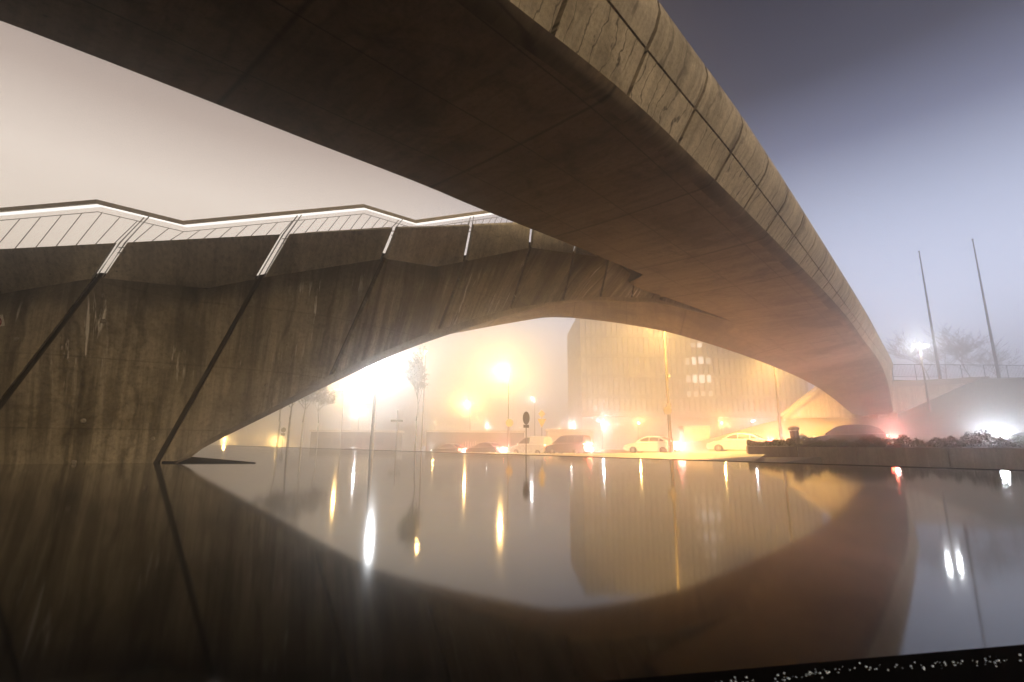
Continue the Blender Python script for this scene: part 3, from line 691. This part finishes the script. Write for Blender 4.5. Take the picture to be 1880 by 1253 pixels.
lamp_px(1106, 776, 78, WHT, 2600, 'short white path lamp in front of the ribbed building, brighter of the pair there', 1107, 'top', .05)
lamp_px(1173, 777, 78, WARM, 2200, 'short dim path lamp above the bonnet of the white saloon', 1173, 'top', .05)
lamp_px(1325, 777, 72, WARM, 2000, 'short warm path lamp right of the pale kiosk', 1328, 'top', .05)
lamp_px(1382, 774, 76, COOL, 800, 'short bluish path lamp at the left foot of the grass bank', 1383, 'top', .05)
lamp_px(1048, 779, 110, WHT, 900, 'small white lamp above the dark van, left of the ribbed building', 1046, 'top', .05)
lamp_px(1027, 787, 130, WARM, 600, 'tiny warm lamp between the yellow signs and the ribbed building', 1027, 'top', .05)
lamp_px(956, 786, 140, WARM, 700, 'tiny far lamp low behind the round sign post', 956, 'top', .05)
# tall masts whose heads are hidden behind the bridge
pb = aty(1232, 831, 36.5); pb.z = gz(pb)
MA = street_lamp(pb, pb + V((-.5, -2.6, 11.4)), SOD, 46000, 'tall lamp mast at the kerb behind the white saloon, its head hidden by the bridge', r=.13, pm='darkpole', spot=150)
m = MB(); c_ = V((-.14, -.2, 3.0)); m.lathe(c_, [(.001, -.03), (.3, -.03), (.3, .02), (.001, .02)], 20, 'Y'); m.build('round_sign', M['signback'], MA)
m = MB(); m.box((.16, 0, 5.55), (.16, .16, .22)); m.build('junction_box', M['pole'], MA)
m = MB(); m.box((0, 0, 3.4), (.3, .3, .25)); m.build('clamp', M['pole'], MA)
pb2 = aty(1434, 800, 43); pb2.z = 1.0
street_lamp(pb2, pb2 + V((1.2, .2, 8.6)), SOD, 46000, 'slender lamp mast at the foot of the bank beside the yellow lit wing wall', r=.11, pm='darkpole', spot=165)
# twin headed lamp on the bank
tb = aty(1706, 748, 46.5); th = aty(1690, 634, 46.5)
tw = thing('street_lamp', tb, 'twin headed white street lamp standing on the grass bank', 'lamp', 'street lamps in the fog')
m = MB(); m.path([V((0, 0, -.4)), V((0, 0, th.z - tb.z + .3))], [.1, .06], 10); m.build('pole', M['pole'], tw, True)
for sg_ in (-1, 1):
    m = MB(); z = th.z - tb.z - .02; m.tube((0, 0, z + .12), (sg_ * .42, 0, z + .12), .03); m.box((sg_ * .5, 0, z + .06), (.34, .16, .07)); m.build('arm', M['pole'], tw)
    m = MB(); m.lathe(V((sg_ * .5, 0, z - .03)), [(.001, -.05), (.1, -.03), (.12, .02), (.001, .05)], 12); m.build('lamp_glass', lampmat(WHT), tw, True)
    point('bulb', (sg_ * .5, 0, z - .15), WHT, 420, tw)
# ------------------------------------------------------------------ flag poles
for i, (xb, xt, yt, hal) in enumerate(((1726, 1685, 462, 20), (1834, 1782, 440, 32))):
    b = aty(xb, 694, 54); tpz = aty(xt, yt, 54); t = thing('flag_pole', (b.x, b.y, 7.3), ('shorter bare flag pole behind the guard rail, left of the pair', 'taller bare flag pole behind the guard rail, right of the pair')[i], 'flag pole', 'flag poles')
    m = MB(); H_ = tpz.z - 7.3; m.path([V((0, 0, 0)), V((0, 0, H_))], [.16, .06], 10); m.build('pole', M['darkpole'], t, True)
    m = MB(); m.lathe(V((0, 0, H_)), [(.001, -.08), (.1, -.05), (.1, .05), (.001, .1)], 10); m.build('finial', M['darkpole'], t)
    m = MB(); m.tube((0, 0, H_ - .75), (-hal * .06, 0, H_ - 1.45), .014, .008, 5); m.build('halyard_arm', M['darkpole'], t)
# ------------------------------------------------------------------ signs
def post_sign(base, H_, label, maker, pm='signback', r=.03, group=None):
    t = thing('road_sign', base, label, 'sign', group); m = MB(); m.tube((0, 0, -.1), (0, 0, H_), r, n=8); m.build('post', M[pm], t, True); maker(t); return t
sb = aty(966, 834, 19.2); 
# the near sign stands on the pond rim pavement
sb = brim(5.2) + BN * .6; q = aty(966, 834, sb.y); sb = V((q.x, sb.y + .0, .0)); sb = brim((sb - B0).dot(BD) + .2) + BN * .5
q = ray(966, 800); k = (B0 + BN * .5 - C0).dot(BN) / q.dot(BN); sb = C0 + q * k; sb.z = 0
def hz(y): d = ray(966, y); return (C0 + d * (sb.y / d.y)).z
def mk1(t):
    m = MB(); z = hz(768); rx = .16; rz_ = (hz(756.5) - hz(780.5)) / 2
    rows = [[V((rx * math.cos(a), yy, z + rz_ * math.sin(a))) for yy in (-.02, .0)] for a in [2 * math.pi * i / 28 for i in range(29)]]
    m.grid(rows); m.add([r[0] for r in rows[:-1]]); m.add([r[1] for r in rows[:-1]][::-1]); m.build('round_plate', M['signback'], t)
    m = MB(); m.box((0, -.01, hz(783)), (.26, .02, hz(780.5) - hz(786))); m.build('small_plate', M['signback'], t)
post_sign(sb, hz(758), 'oval dark sign above a small plate on a thin post at the far pond edge', mk1, r=.022)
b = aty(995, 826, 50); b.z = gz(b)
def mk2(t):
    m = MB(); z = 3.1
    tri = [(-.45, .35), (.45, .35), (0, -.5)]; m.add([V((x, -.03, z + y)) for x, y in tri]); m.add([V((x, .0, z + y)) for x, y in tri[::-1]])
    for i in range(3): a, c = tri[i], tri[(i + 1) % 3]; m.add([V((a[0], -.03, z + a[1])), V((a[0], 0, z + a[1])), V((c[0], 0, z + c[1])), V((c[0], -.03, z + c[1]))])
    m.build('triangle_plate', M['yellow'], t)
    m = MB(); z = 3.95; tri = [(-.36, 0), (0, .38), (.36, 0), (0, -.38)]; m.add([V((x, -.03, z + y)) for x, y in tri]); m.add([V((x, .0, z + y)) for x, y in tri[::-1]])
    for i in range(4): a, c = tri[i], tri[(i + 1) % 4]; m.add([V((a[0], -.03, z + a[1])), V((a[0], 0, z + a[1])), V((c[0], 0, z + c[1])), V((c[0], -.03, z + c[1]))])
    m.build('diamond_plate', M['yellow'], t)
post_sign(b, 4.2, 'yellow downward triangle below a yellow diamond on a post behind the white van', mk2)
b = aty(935, 826, 55); b.z = gz(b)
def mk3(t):
    m = MB(); m.lathe(V((0, -.2, 3.4)), [(.001, -.02), (.42, -.02), (.42, .02), (.001, .02)], 24, 'Y'); m.build('round_plate', M['yellow'], t)
post_sign(b, 3.6, 'pale round sign in front of the tall amber lamp pole', mk3)
b = aty(518, 820, 62); b.z = gz(b)
def mk4(t):
    m = MB(); m.lathe(V((0, -.06, 2.75)), [(.001, -.02), (.3, -.02), (.3, .02), (.001, .02)], 20, 'Y'); m.build('round_plate', M['signback'], t)
    m = MB(); m.box((0, -.06, 2.2), (.5, .03, .3)); m.build('small_plate', M['signback'], t)
post_sign(b, 3.0, 'small grey round sign between the white tree trunks', mk4)
b = aty(727, 826, 47); b.z = gz(b)
def mk5(t):
    m = MB(); m.box((-.05, -.05, 3.0), (1.15, .04, .2)); m.build('name_board', M['signback'], t)
post_sign(b, 4.0, 'pale post with a narrow grey name board, right of the dazzling lamp pole', mk5, 'pole', .06)
# ------------------------------------------------------------------ litter bin
bb = aty(1462, 812, 29); bb.z = .30
bn = thing('litter_bin', bb, 'dark metal litter bin tilted slightly above the hedge', 'bin'); bn.rotation_euler = (0, math.radians(-4), 0); bn.scale = (1.35, 1.35, 1.6)
m = MB(); m.lathe(V((0, 0, 0)), [(.001, 0), (.15, 0), (.185, .62), (.19, .64), (.17, .64), (.16, .6), (.001, .55)], 20); m.build('body', M['darkpole'], bn, True, auto=40)
m = MB(); m.lathe(V((0, 0, .70)), [(.225, -.04), (.23, -.0), (.2, .06), (.1, .1), (.001, .11)], 20); m.build('lid', M['darkpole'], bn, True, auto=50)
for a in range(4):
    m = MB(); th_ = a * math.pi / 2 + .5; m.tube((.185 * math.cos(th_), .185 * math.sin(th_), .6), (.2 * math.cos(th_), .2 * math.sin(th_), .68), .012); m.build('strut', M['steel'], bn)
# ------------------------------------------------------------------ cars
PAINT = {k: plain('car paint', c, .32, .0, .04, 1, .6) for k, c in {'white': (.74, .72, .68), 'black': (.022, .021, .022), 'brown': (.09, .055, .035), 'grey': (.14, .13, .125), 'dark': (.045, .04, .04)}.items()}
M['tail'] = emit('tail lamp', (1, .10, .06), 26); M['headlamp'] = emit('head lamp', (1, .98, .94), 45); M['plastic'] = plain('black trim', (.02, .02, .02), .6)
KIND = {   # L, W, H, body outline (x forward from centre, z), greenhouse outline, windows split
 'saloon': dict(L=4.55, W=1.80, wb=1.33, wr=.32, body=[(-2.25, .42), (-2.27, .70), (-2.18, .98), (-1.55, 1.03), (-.9, .99), (.7, .93), (.95, .92), (1.75, .80), (2.16, .64), (2.26, .48), (2.20, .26), (1.9, .20), (-2.0, .22)], cab=[(-1.75, 1.0), (-1.05, 1.36), (-.45, 1.45), (.1, 1.42), (.45, 1.32), (1.12, .92)], pil=(-.98, -.12)),
 'suv': dict(L=4.7, W=1.86, wb=1.36, wr=.36, body=[(-2.30, .45), (-2.34, .85), (-2.28, 1.12), (-1.2, 1.12), (0, 1.08), (.85, 1.03), (1.8, .92), (2.22, .75), (2.34, .5), (2.28, .3), (1.95, .24), (-2.1, .28)], cab=[(-2.22, 1.12), (-1.95, 1.45), (-1.5, 1.62), (-.6, 1.68), (.0, 1.64), (.35, 1.54), (1.05, 1.04)], pil=(-1.3, -.35)),
 'van': dict(L=4.3, W=1.80, wb=1.34, wr=.31, body=[(-2.08, .42), (-2.10, 1.05), (-2.0, 1.16), (0, 1.10), (.95, 1.04), (1.65, .92), (2.05, .74), (2.13, .48), (2.08, .26), (1.8, .2), (-1.9, .22)], cab=[(-2.03, 1.14), (-1.98, 1.72), (-1.88, 1.82), (-.6, 1.85), (.25, 1.80), (.55, 1.70), (1.32, 1.02)], pil=(-1.1, -.3)),
}
def arch(outline, wb, r):
    out = []
    n = len(outline)
    # outline is counter-clockwise ending along the sill from front to rear
    pts = outline[:]
    res = pts[:-1]
    sill_z = pts[-2][1]
    for cx in (wb, -wb):
        for k in range(9):
            a = math.pi * k / 8; res.append((cx + r * math.cos(a), .20 + max(0, r * math.sin(a)) + .0))
    res.append(pts[-1]); return res
CAR_MESH = {}
def make_car(kind, paint, label, group, base, rz, panelled=False, tail=None, head=None, tw_=60, hw=0):
    K = KIND[kind]; t = thing('car', base, label, 'van' if kind == 'van' else 'car', group, rz)
    Wd = K['W'] / 2; o = arch(K['body'], K['wb'], K['wr'] + .06)
    m = MB(); rings = []
    for y, sh in ((-Wd, .05), (-Wd + .05, .012), (-Wd + .14, 0), (Wd - .14, 0), (Wd - .05, .012), (Wd, .05)):
        rings.append([V((x * (1 - sh * .35), y, z - (sh if z > .8 else 0))) for x, z in o] )
    for r in rings: r.append(r[0])
    m.grid(rings); m.add([p for p in rings[0][:-1]]); m.add([p for p in rings[-1][:-1]][::-1]); m.build('body', PAINT[paint], t, True, auto=30)
    cab = K['cab']; top = max(z for x, z in cab); z0 = cab[0][1]
    def half(z): return Wd - .06 - .20 * max(0, (z - z0)) / (top - z0)
    m = MB(); L_, R_ = [V((x, -half(z), z)) for x, z in cab], [V((x, half(z), z)) for x, z in cab]
    m.grid([L_, [p + V((0, .06, .02)) for p in L_], [V((p.x, 0, p.z + .045)) for p in L_], [p + V((0, -.06, .02)) for p in R_], R_]); m.add(L_); m.add(R_[::-1]); m.build('roof', PAINT[paint], t, True, auto=25)
    # side windows: inset outline of the cab, split at the pillars
    zb = max(cab[0][1], cab[-1][1]) + .03
    def ztop(x):
        return interp([(a, b) for a, b in cab], x) - .075
    xr0 = cab[0][0]; xf0 = cab[-1][0]
    xs0 = [x for x in [xr0 + .05 + (xf0 - xr0 - .1) * i / 60 for i in range(61)] if ztop(x) > zb + .04]
    a0, a1 = xs0[0], xs0[-1]; cuts = [a0] + [c for c in K['pil']] + [a1]
    for sgn in (-1, 1):
        for ci, (c0, c1) in enumerate(zip(cuts, cuts[1:])):
            if c1 - c0 < .12: continue
            if panelled and ci < 2: continue
            m = MB(); n = 8; c0_, c1_ = c0 + .035, c1 - .035; rows = []
            for i in range(n + 1):
                x = lerp(c0_, c1_, i / n); zt = max(ztop(x), zb + .01)
                rows.append([V((x, sgn * (half(z) + .007), z)) for z in (zb, lerp(zb, zt, .5), zt)])
            m.grid(rows); m.build('side_window', M['glass'], t)
    def screen(p, q, nm):
        m = MB(); (x0, z0_), (x1, z1_) = p, q; nx, nz_ = (z1_ - z0_), -(x1 - x0); l = math.hypot(nx, nz_); nx, nz_ = nx / l, nz_ / l
        if (nm == 'windscreen') != (nx > 0): nx, nz_ = -nx, -nz_
        f0, f1 = .08, .9; a = (lerp(x0, x1, f0), lerp(z0_, z1_, f0)); b = (lerp(x0, x1, f1), lerp(z0_, z1_, f1)); e = .045
        m.grid([[V((a[0] + nx * e, s * (half(a[1]) - .08), a[1] + nz_ * e)) for s in (-1, 1)], [V((b[0] + nx * e, s * (half(b[1]) - .1), b[1] + nz_ * e)) for s in (-1, 1)]]); m.build(nm, M['glass'], t)
    screen(cab[-1], cab[-2], 'windscreen')
    if not panelled: screen(cab[0], cab[1], 'rear_window')
    for cx in (K['wb'], -K['wb']):
        for s in (-1, 1):
            r = K['wr']; c = V((cx, s * (Wd - .11), r)); m = MB(); m.lathe(c, [(r * .62, -.09), (r * .9, -.1), (r, -.07), (r, .07), (r * .9, .1), (r * .62, .09), (r * .62, -.09)], 24, 'Y'); wh = m.build('wheel', M['rubber'], t, True, auto=35)
            m = MB(); m.lathe(c, [(.001, s * .06), (r * .16, s * .07), (r * .2, s * .05)], 16, 'Y')
            for k in range(7):
                a = 2 * math.pi * k / 7; p0 = c + V((.12 * r * math.cos(a), s * .065, .12 * r * math.sin(a))); p1 = c + V((.6 * r * math.cos(a), s * .075, .6 * r * math.sin(a))); m.tube(p0, p1, .028, .022, 5)
            m.lathe(c, [(r * .55, s * .06), (r * .63, s * .095), (r * .66, s * .08)], 24, 'Y')
            m.build('rim', M['rim'], wh)
            m = MB(); m.lathe(c, [(.001, s * .02), (r * .62, s * .02)], 20, 'Y'); m.build('brake_disc', M['plastic'], wh)
    bx = K['body']
    for s in (-1, 1):
        m = MB(); xr = bx[1][0]; zt = bx[2][1]
        m.box((xr + .10, s * (Wd - .16), zt - .14), (.24, .30, .15)); m.build('tail_light', M['tail'], t, bevel=.02)
        m = MB(); xf = [p for p in bx if p[0] > 1.9][0]; m.box((xf[0] - .12, s * (Wd - .22), xf[1] - .02), (.34, .32, .13)); m.build('headlight', M['headlamp'] if hw else M['rim'], t, bevel=.03)
        m = MB(); mx = cab[-1][0] - .18; m.box((mx, s * (Wd + .07), cab[-1][1] + .07), (.12, .18, .12)); m.build('mirror', PAINT[paint], t, bevel=.03)
        m = MB()
        for dx in (K['pil'][1] - .25, K['pil'][0] - .2): m.box((dx, s * (Wd + .002), bx[4][1] - .08), (.18, .03, .03))
        m.build('door_handle', PAINT[paint], t)
    m = MB(); m.box((bx[0][0] + .02, 0, .42), (.1, Wd * 1.7, .18)); m.build('bumper', M['plastic'], t, bevel=.03)
    m = MB(); m.box((bx[0][0] - .0, 0, .62), (.05, .52, .11)); m.build('number_plate', M['white'], t)
    if tw_:
        point('tail_bulb', (bx[1][0] - .15, 0, bx[2][1] - .1), (1, .10, .05), tw_ * .3, t, .25)
        point('brake_bulb', (bx[1][0] - .25, -.3, .62), (1, .72, .66), tw_ * .5, t, .25)
    if hw: point('headlight_bulb', (bx[-3][0] + .3, 0, .62), (.80, .89, 1), hw, t, .2)
    return t
RZ = math.atan2(RD.y, RD.x)
def road_pt(px, off=0):
    a = ray(px, 820); n_ = 42.2 + off; k = n_ / (RN.x * a.x + RN.y * a.y); p = V((a.x * k, a.y * k, 0)); p.z = ground_z(p) - .1; return p
grp = 'cars queuing along the street'
make_car('suv', 'black', 'dark estate car with red tail lights half hidden behind the hedge', grp, road_pt(1552, -2.2), RZ, tw_=1700, hw=160)
make_car('saloon', 'white', 'white saloon car with its rear hidden behind the end of the planter wall', grp, road_pt(1357), RZ, tw_=1800)
make_car('saloon', 'white', 'white saloon car in front of the tall lamp mast', grp, road_pt(1196), RZ, tw_=1600)
make_car('van', 'brown', 'dark passenger van with bright red tail lights behind the white van', grp, road_pt(1044), RZ, tw_=1300)
make_car('van', 'white', 'white panel van standing behind the oval sign post', grp, road_pt(976), RZ, True, tw_=60)
make_car('saloon', 'dark', 'dark saloon car between the white panel van and the lettered hoarding', grp, road_pt(892), RZ, tw_=900)
make_car('saloon', 'grey', 'dim grey saloon car in front of the low dark hoarding, headlights lighting the road', grp, road_pt(826), RZ, tw_=900, hw=420)
make_car('saloon', 'brown', 'far brownish saloon car left of the dazzling lamp pole', grp, road_pt(645), RZ, tw_=300)
make_car('saloon', 'grey', 'pale grey saloon car at far right behind the hedge with blazing headlights', grp, road_pt(1950, -1.5), RZ, tw_=0, hw=1500)
# ------------------------------------------------------------------ buildings
BY = 98.; BS = BY / 84; bp = aty(1070, 826, BY); B_ = thing('office_block', (bp.x, BY, -2), 'large ribbed office block fading into the fog, some windows lit', 'building')
M['bld'] = plain('ribbed facade', (.78, .72, .64), .8, 0, .1, .5); M['fin'] = plain('facade fin', (.66, .60, .52), .8, 0, .1, .5); M['bglass'] = plain('dark facade glass', (.06, .055, .05), .2)
M['lit'] = emit('lit window', (1, .96, .92), 1.15); M['dimlit'] = emit('dim lit window', (1, .9, .8), .5)
bo = V((bp.x, BY, -2)); x0, x1, zt = bp.x, bp.x + 45, 27
m = MB(bo); m.box(((x0 + x1) / 2, BY + 12, (zt - 2) / 2), (x1 - x0, 23.5, zt + 2)); m.build('wall', M['bld'], B_)
n = 42
m = MB(bo)
for i in range(n + 1):
    x = x0 + .1 + i * (x1 - x0 - .2) / n; m.box((x, BY + .3, (zt + 6.6) / 2), (.26, 1.0, zt - 6.6))
m.build('facade_fins', M['fin'], B_)
m = MB(bo); m.box(((x0 + x1) / 2, BY - .4, 6), (x1 - x0 + .6, 1.9, 1.1)); m.build('canopy', M['fin'], B_)
m = MB(bo)
for z in (9.5, 13.6, 17.7, 21.8): m.box(((x0 + x1) / 2, BY + .1, z), (x1 - x0 - .2, .5, .8))
m.build('floor_bands', M['fin'], B_)
for (xp, yp, wd, ht, k) in [(1262, 664, 6, 12, 'dimlit'), (1274, 663, 7, 13, 'lit'), (1287, 662, 8, 13, 'lit'), (1300, 663, 8, 12, 'dimlit'), (1264, 696, 7, 13, 'dimlit'), (1276, 696, 8, 14, 'lit'), (1289, 696, 9, 14, 'lit'), (1302, 696, 7, 13, 'lit'), (1272, 634, 8, 8, 'dimlit'), (1284, 634, 8, 8, 'lit'), (1265, 724, 6, 10, 'dimlit'), (1278, 724, 7, 10, 'dimlit'), (1291, 723, 7, 8, 'dimlit'), (1305, 723, 6, 10, 'dimlit')]:
    p = aty(xp, yp, BY - .3); s = BY / FPX; m = MB(bo); m.box((p.x, BY - .3, p.z), (wd * s, .1, ht * s)); fr_ = m.build('window', M[k], B_)
# kiosk, hoarding and pavilion
def simple_building(name, base, dims, mat, label, cat, rz=0, roof=.15, over=.2, extra=None):
    t = thing(name, base, label, cat, None, rz); w_, d, h = dims
    m = MB(); m.box((0, 0, h / 2 - .3), (w_, d, h + .6)); m.build('wall', mat, t)
    m = MB(); m.box((0, 0, h + roof / 2 + .003), (w_ + over, d + over, roof)); m.build('roof', M['fin'] if name != 'kiosk' else M['kroof'], t)
    if extra: extra(t)
    return t
M['kroof'] = plain('pale metal roof', (.5, .46, .38), .6); M['kwall'] = plain('cream kiosk panel', (.56, .50, .40), .6); M['hoard'] = plain('dark hoarding', (.10, .075, .055), .7)
b = aty(1277, 826, 56); b.z = gz(b) - .1
def kx(t):
    m = MB(); m.box((0, -1.27, 1.6), (1.3, .05, 1.3)); f = m.build('window', M['kroof'], t)
    m = MB(); m.box((0, -1.31, 1.6), (1.1, .03, 1.1)); m.build('pane', M['kwall'], f)
    m = MB(); m.box((0, -1.27, .35), (2.4, .06, .12)); m.build('ledge', M['kroof'], t)
simple_building('kiosk', b, (2.7, 2.5, 2.55), M['kwall'], 'cream street kiosk between the two white saloons', 'kiosk', math.radians(-8), .22, .25, kx)
b = aty(872, 826, 72); b.z = -1.2
def hx_(t):
    m = MB()
    for i in range(11): m.box((-1.7 + i * .36, -.32, 1.35), (.12, .06, random.choice((.75, .85, .6, .9))))
    m.build('pale_strokes', M['kroof'], t)
simple_building('hoarding', b, (14, .4, 3.0), M['hoard'], 'low dark hoarding with a row of pale upright strokes behind the dark cars', 'hoarding', 0, .3, .3, hx_)
b = aty(1045, 826, 62); b.z = -1.0
simple_building('pavilion', b, (5.4, 4, 2.9), M['kwall'], 'low pale pavilion behind the dark van', 'building', 0, .2, .3)
b = aty(655, 826, 78); b.z = -1.5
def sx(t):
    m = MB()
    for i in range(6): m.box((-4 + i * 1.6, -2.05, 1.9), (1.1, .08, 1.0))
    m.build('windows', M['bglass'], t)
simple_building('low_shed', b, (13, 4, 3.3), M['hoard'], 'low brownish shed behind the dazzling lamp pole, barely visible in fog', 'building', 0, .3, .4, sx)
b = aty(666, 800, 100); b.z = -1.8
simple_building('tower_block', b, (3.6, 4, 9.2), M['bld'], 'slim grey building fading out behind the shed', 'building', 0, .3, .2)
# ------------------------------------------------------------------ trees
def tree(base, H_, seed, label, leaves=0, spread=.55, trunk=.12, mat='bark', group='bare trees in the fog', clear=.35, depth=4, fan=3, crownw=1.0, rmin=.012, leafs=1.0):
    rnd = random.Random(seed); t = thing('tree', base, label, 'tree', group); tr = MB(); cr = MB(); tips = []
    def grow(p, d, L, r, lv):
        n = 4; pts = [p]; rs = [r]; q = p
        for i in range(n):
            d = (d + V((rnd.gauss(0, .10), rnd.gauss(0, .10), rnd.gauss(0, .05) + .04))).normalized(); q = q + d * (L / n); pts.append(q); rs.append(max(rmin, r * (1 - .55 * (i + 1) / n)))
        (tr if lv <= 1 else cr).path(pts, rs, 6 if lv < 2 else 4 if lv < 3 else 3, lv < 2)
        if lv >= depth: tips.append((pts, d)); return
        k = fan + (2 if lv == 0 else 0) + (rnd.random() < .5)
        for i in range(k):
            f = rnd.uniform(.35, 1) if lv else rnd.uniform(.55, 1.0); j = min(int(f * n), n - 1); bp_ = pts[j].lerp(pts[j + 1], f * n - j)
            a = rnd.uniform(0, 2 * math.pi); sd = V((math.cos(a), math.sin(a), 0)) * crownw; nd = (d * (1 - spread) + sd * spread + V((0, 0, .12))).normalized()
            grow(bp_, nd, L * rnd.uniform(.5, .75), rs[j] * rnd.uniform(.45, .62), lv + 1)
        grow(q, d, L * .7, rs[-1], lv + 1)
    tr.path([V((0, 0, -.2)), V((rnd.gauss(0, .03), 0, H_ * clear))], [trunk * 1.15, trunk * .85], 8)
    grow(V((0, 0, H_ * clear)), V((0, 0, 1)), H_ * (1 - clear) * .50, trunk * .85, 0)
    tr.build('trunk', M[mat], t, True); cr.build('crown', M[mat], t)
    if leaves:
        lf = MB()
        for i in range(leaves):
            pts, d = rnd.choice(tips); p = rnd.choice(pts) + V((rnd.gauss(0, .09), rnd.gauss(0, .09), rnd.gauss(0, .09))); s = rnd.uniform(.03, .075) * leafs
            a = V((rnd.gauss(0, 1), rnd.gauss(0, 1), rnd.gauss(0, 1))).normalized(); b_ = a.cross(V((rnd.gauss(0, 1), rnd.gauss(0, 1), 1))).normalized(); lf.add([p - a * s, p + b_ * s * .6, p + a * s, p - b_ * s * .6])
        lf.build('leaves', M['leaf'], t)
    return t
def tree_px(x, ytop, Y, seed, label, zb=None, **k):
    b = aty(x, 826, Y); b.z = gz(b) if zb is None else zb; tp_ = aty(x, ytop, Y); return tree(b, tp_.z - b.z, seed, label, **k)
tree_px(762, 672, 42, 1, 'slim young street tree with a fine twiggy crown right of the dazzling lamp', leaves=3600, crownw=1.0, spread=.36, trunk=.07, clear=.36)
tree_px(508, 705, 52, 2, 'pale trunked tree, leftmost under the arch', leaves=3600, trunk=.10, mat='palebark', clear=.42)
tree_px(527, 705, 50, 3, 'grey trunked tree just right of the round grey sign', leaves=3600, trunk=.11, mat='bark', clear=.45)
tree_px(552, 700, 50, 4, 'white trunked tree with a low forking crown', leaves=3200, trunk=.10, mat='palebark', clear=.4)
tree_px(581, 715, 52, 5, 'thin white trunked tree nearest the dazzling lamp', leaves=3200, trunk=.08, mat='palebark', clear=.45)
for i, (x, yt, Y, lb) in enumerate(((1729, 618, 80, 'bare tree just right of the shorter flag pole foot'), (1757, 612, 84, 'broad bare tree midway between the two flag poles'), (1812, 608, 82, 'tall bare tree left of the taller flag pole foot'), (1862, 634, 88, 'bare tree farthest right, by the edge of the view'))):
    tree_px(x, yt, Y, 20 + i, lb, 7.2, trunk=.15, spread=.6, clear=.22, depth=4, rmin=.022)
# ------------------------------------------------------------------ fog
hz_ = MB(); hz_.box((0, 30, 12.2), (1060, 1060, 32.4)); ho = hz_.build('haze', bpy.data.materials.new('fog'))
hm = ho.data.materials[0]; hm.use_nodes = True; ht_ = hm.node_tree; ht_.nodes.clear(); pvn = N(ht_, 'ShaderNodeVolumePrincipled')
pvn.inputs['Color'].default_value = (.97, .96, .95, 1); pvn.inputs['Density'].default_value = HAZE; pvn.inputs['Anisotropy'].default_value = .86
on = N(ht_, 'ShaderNodeOutputMaterial'); ht_.links.new(pvn.outputs[0], on.inputs['Volume']); ho['kind'] = 'stuff'; ho['label'] = 'night fog filling the air over pond and street'; ho['category'] = 'fog'
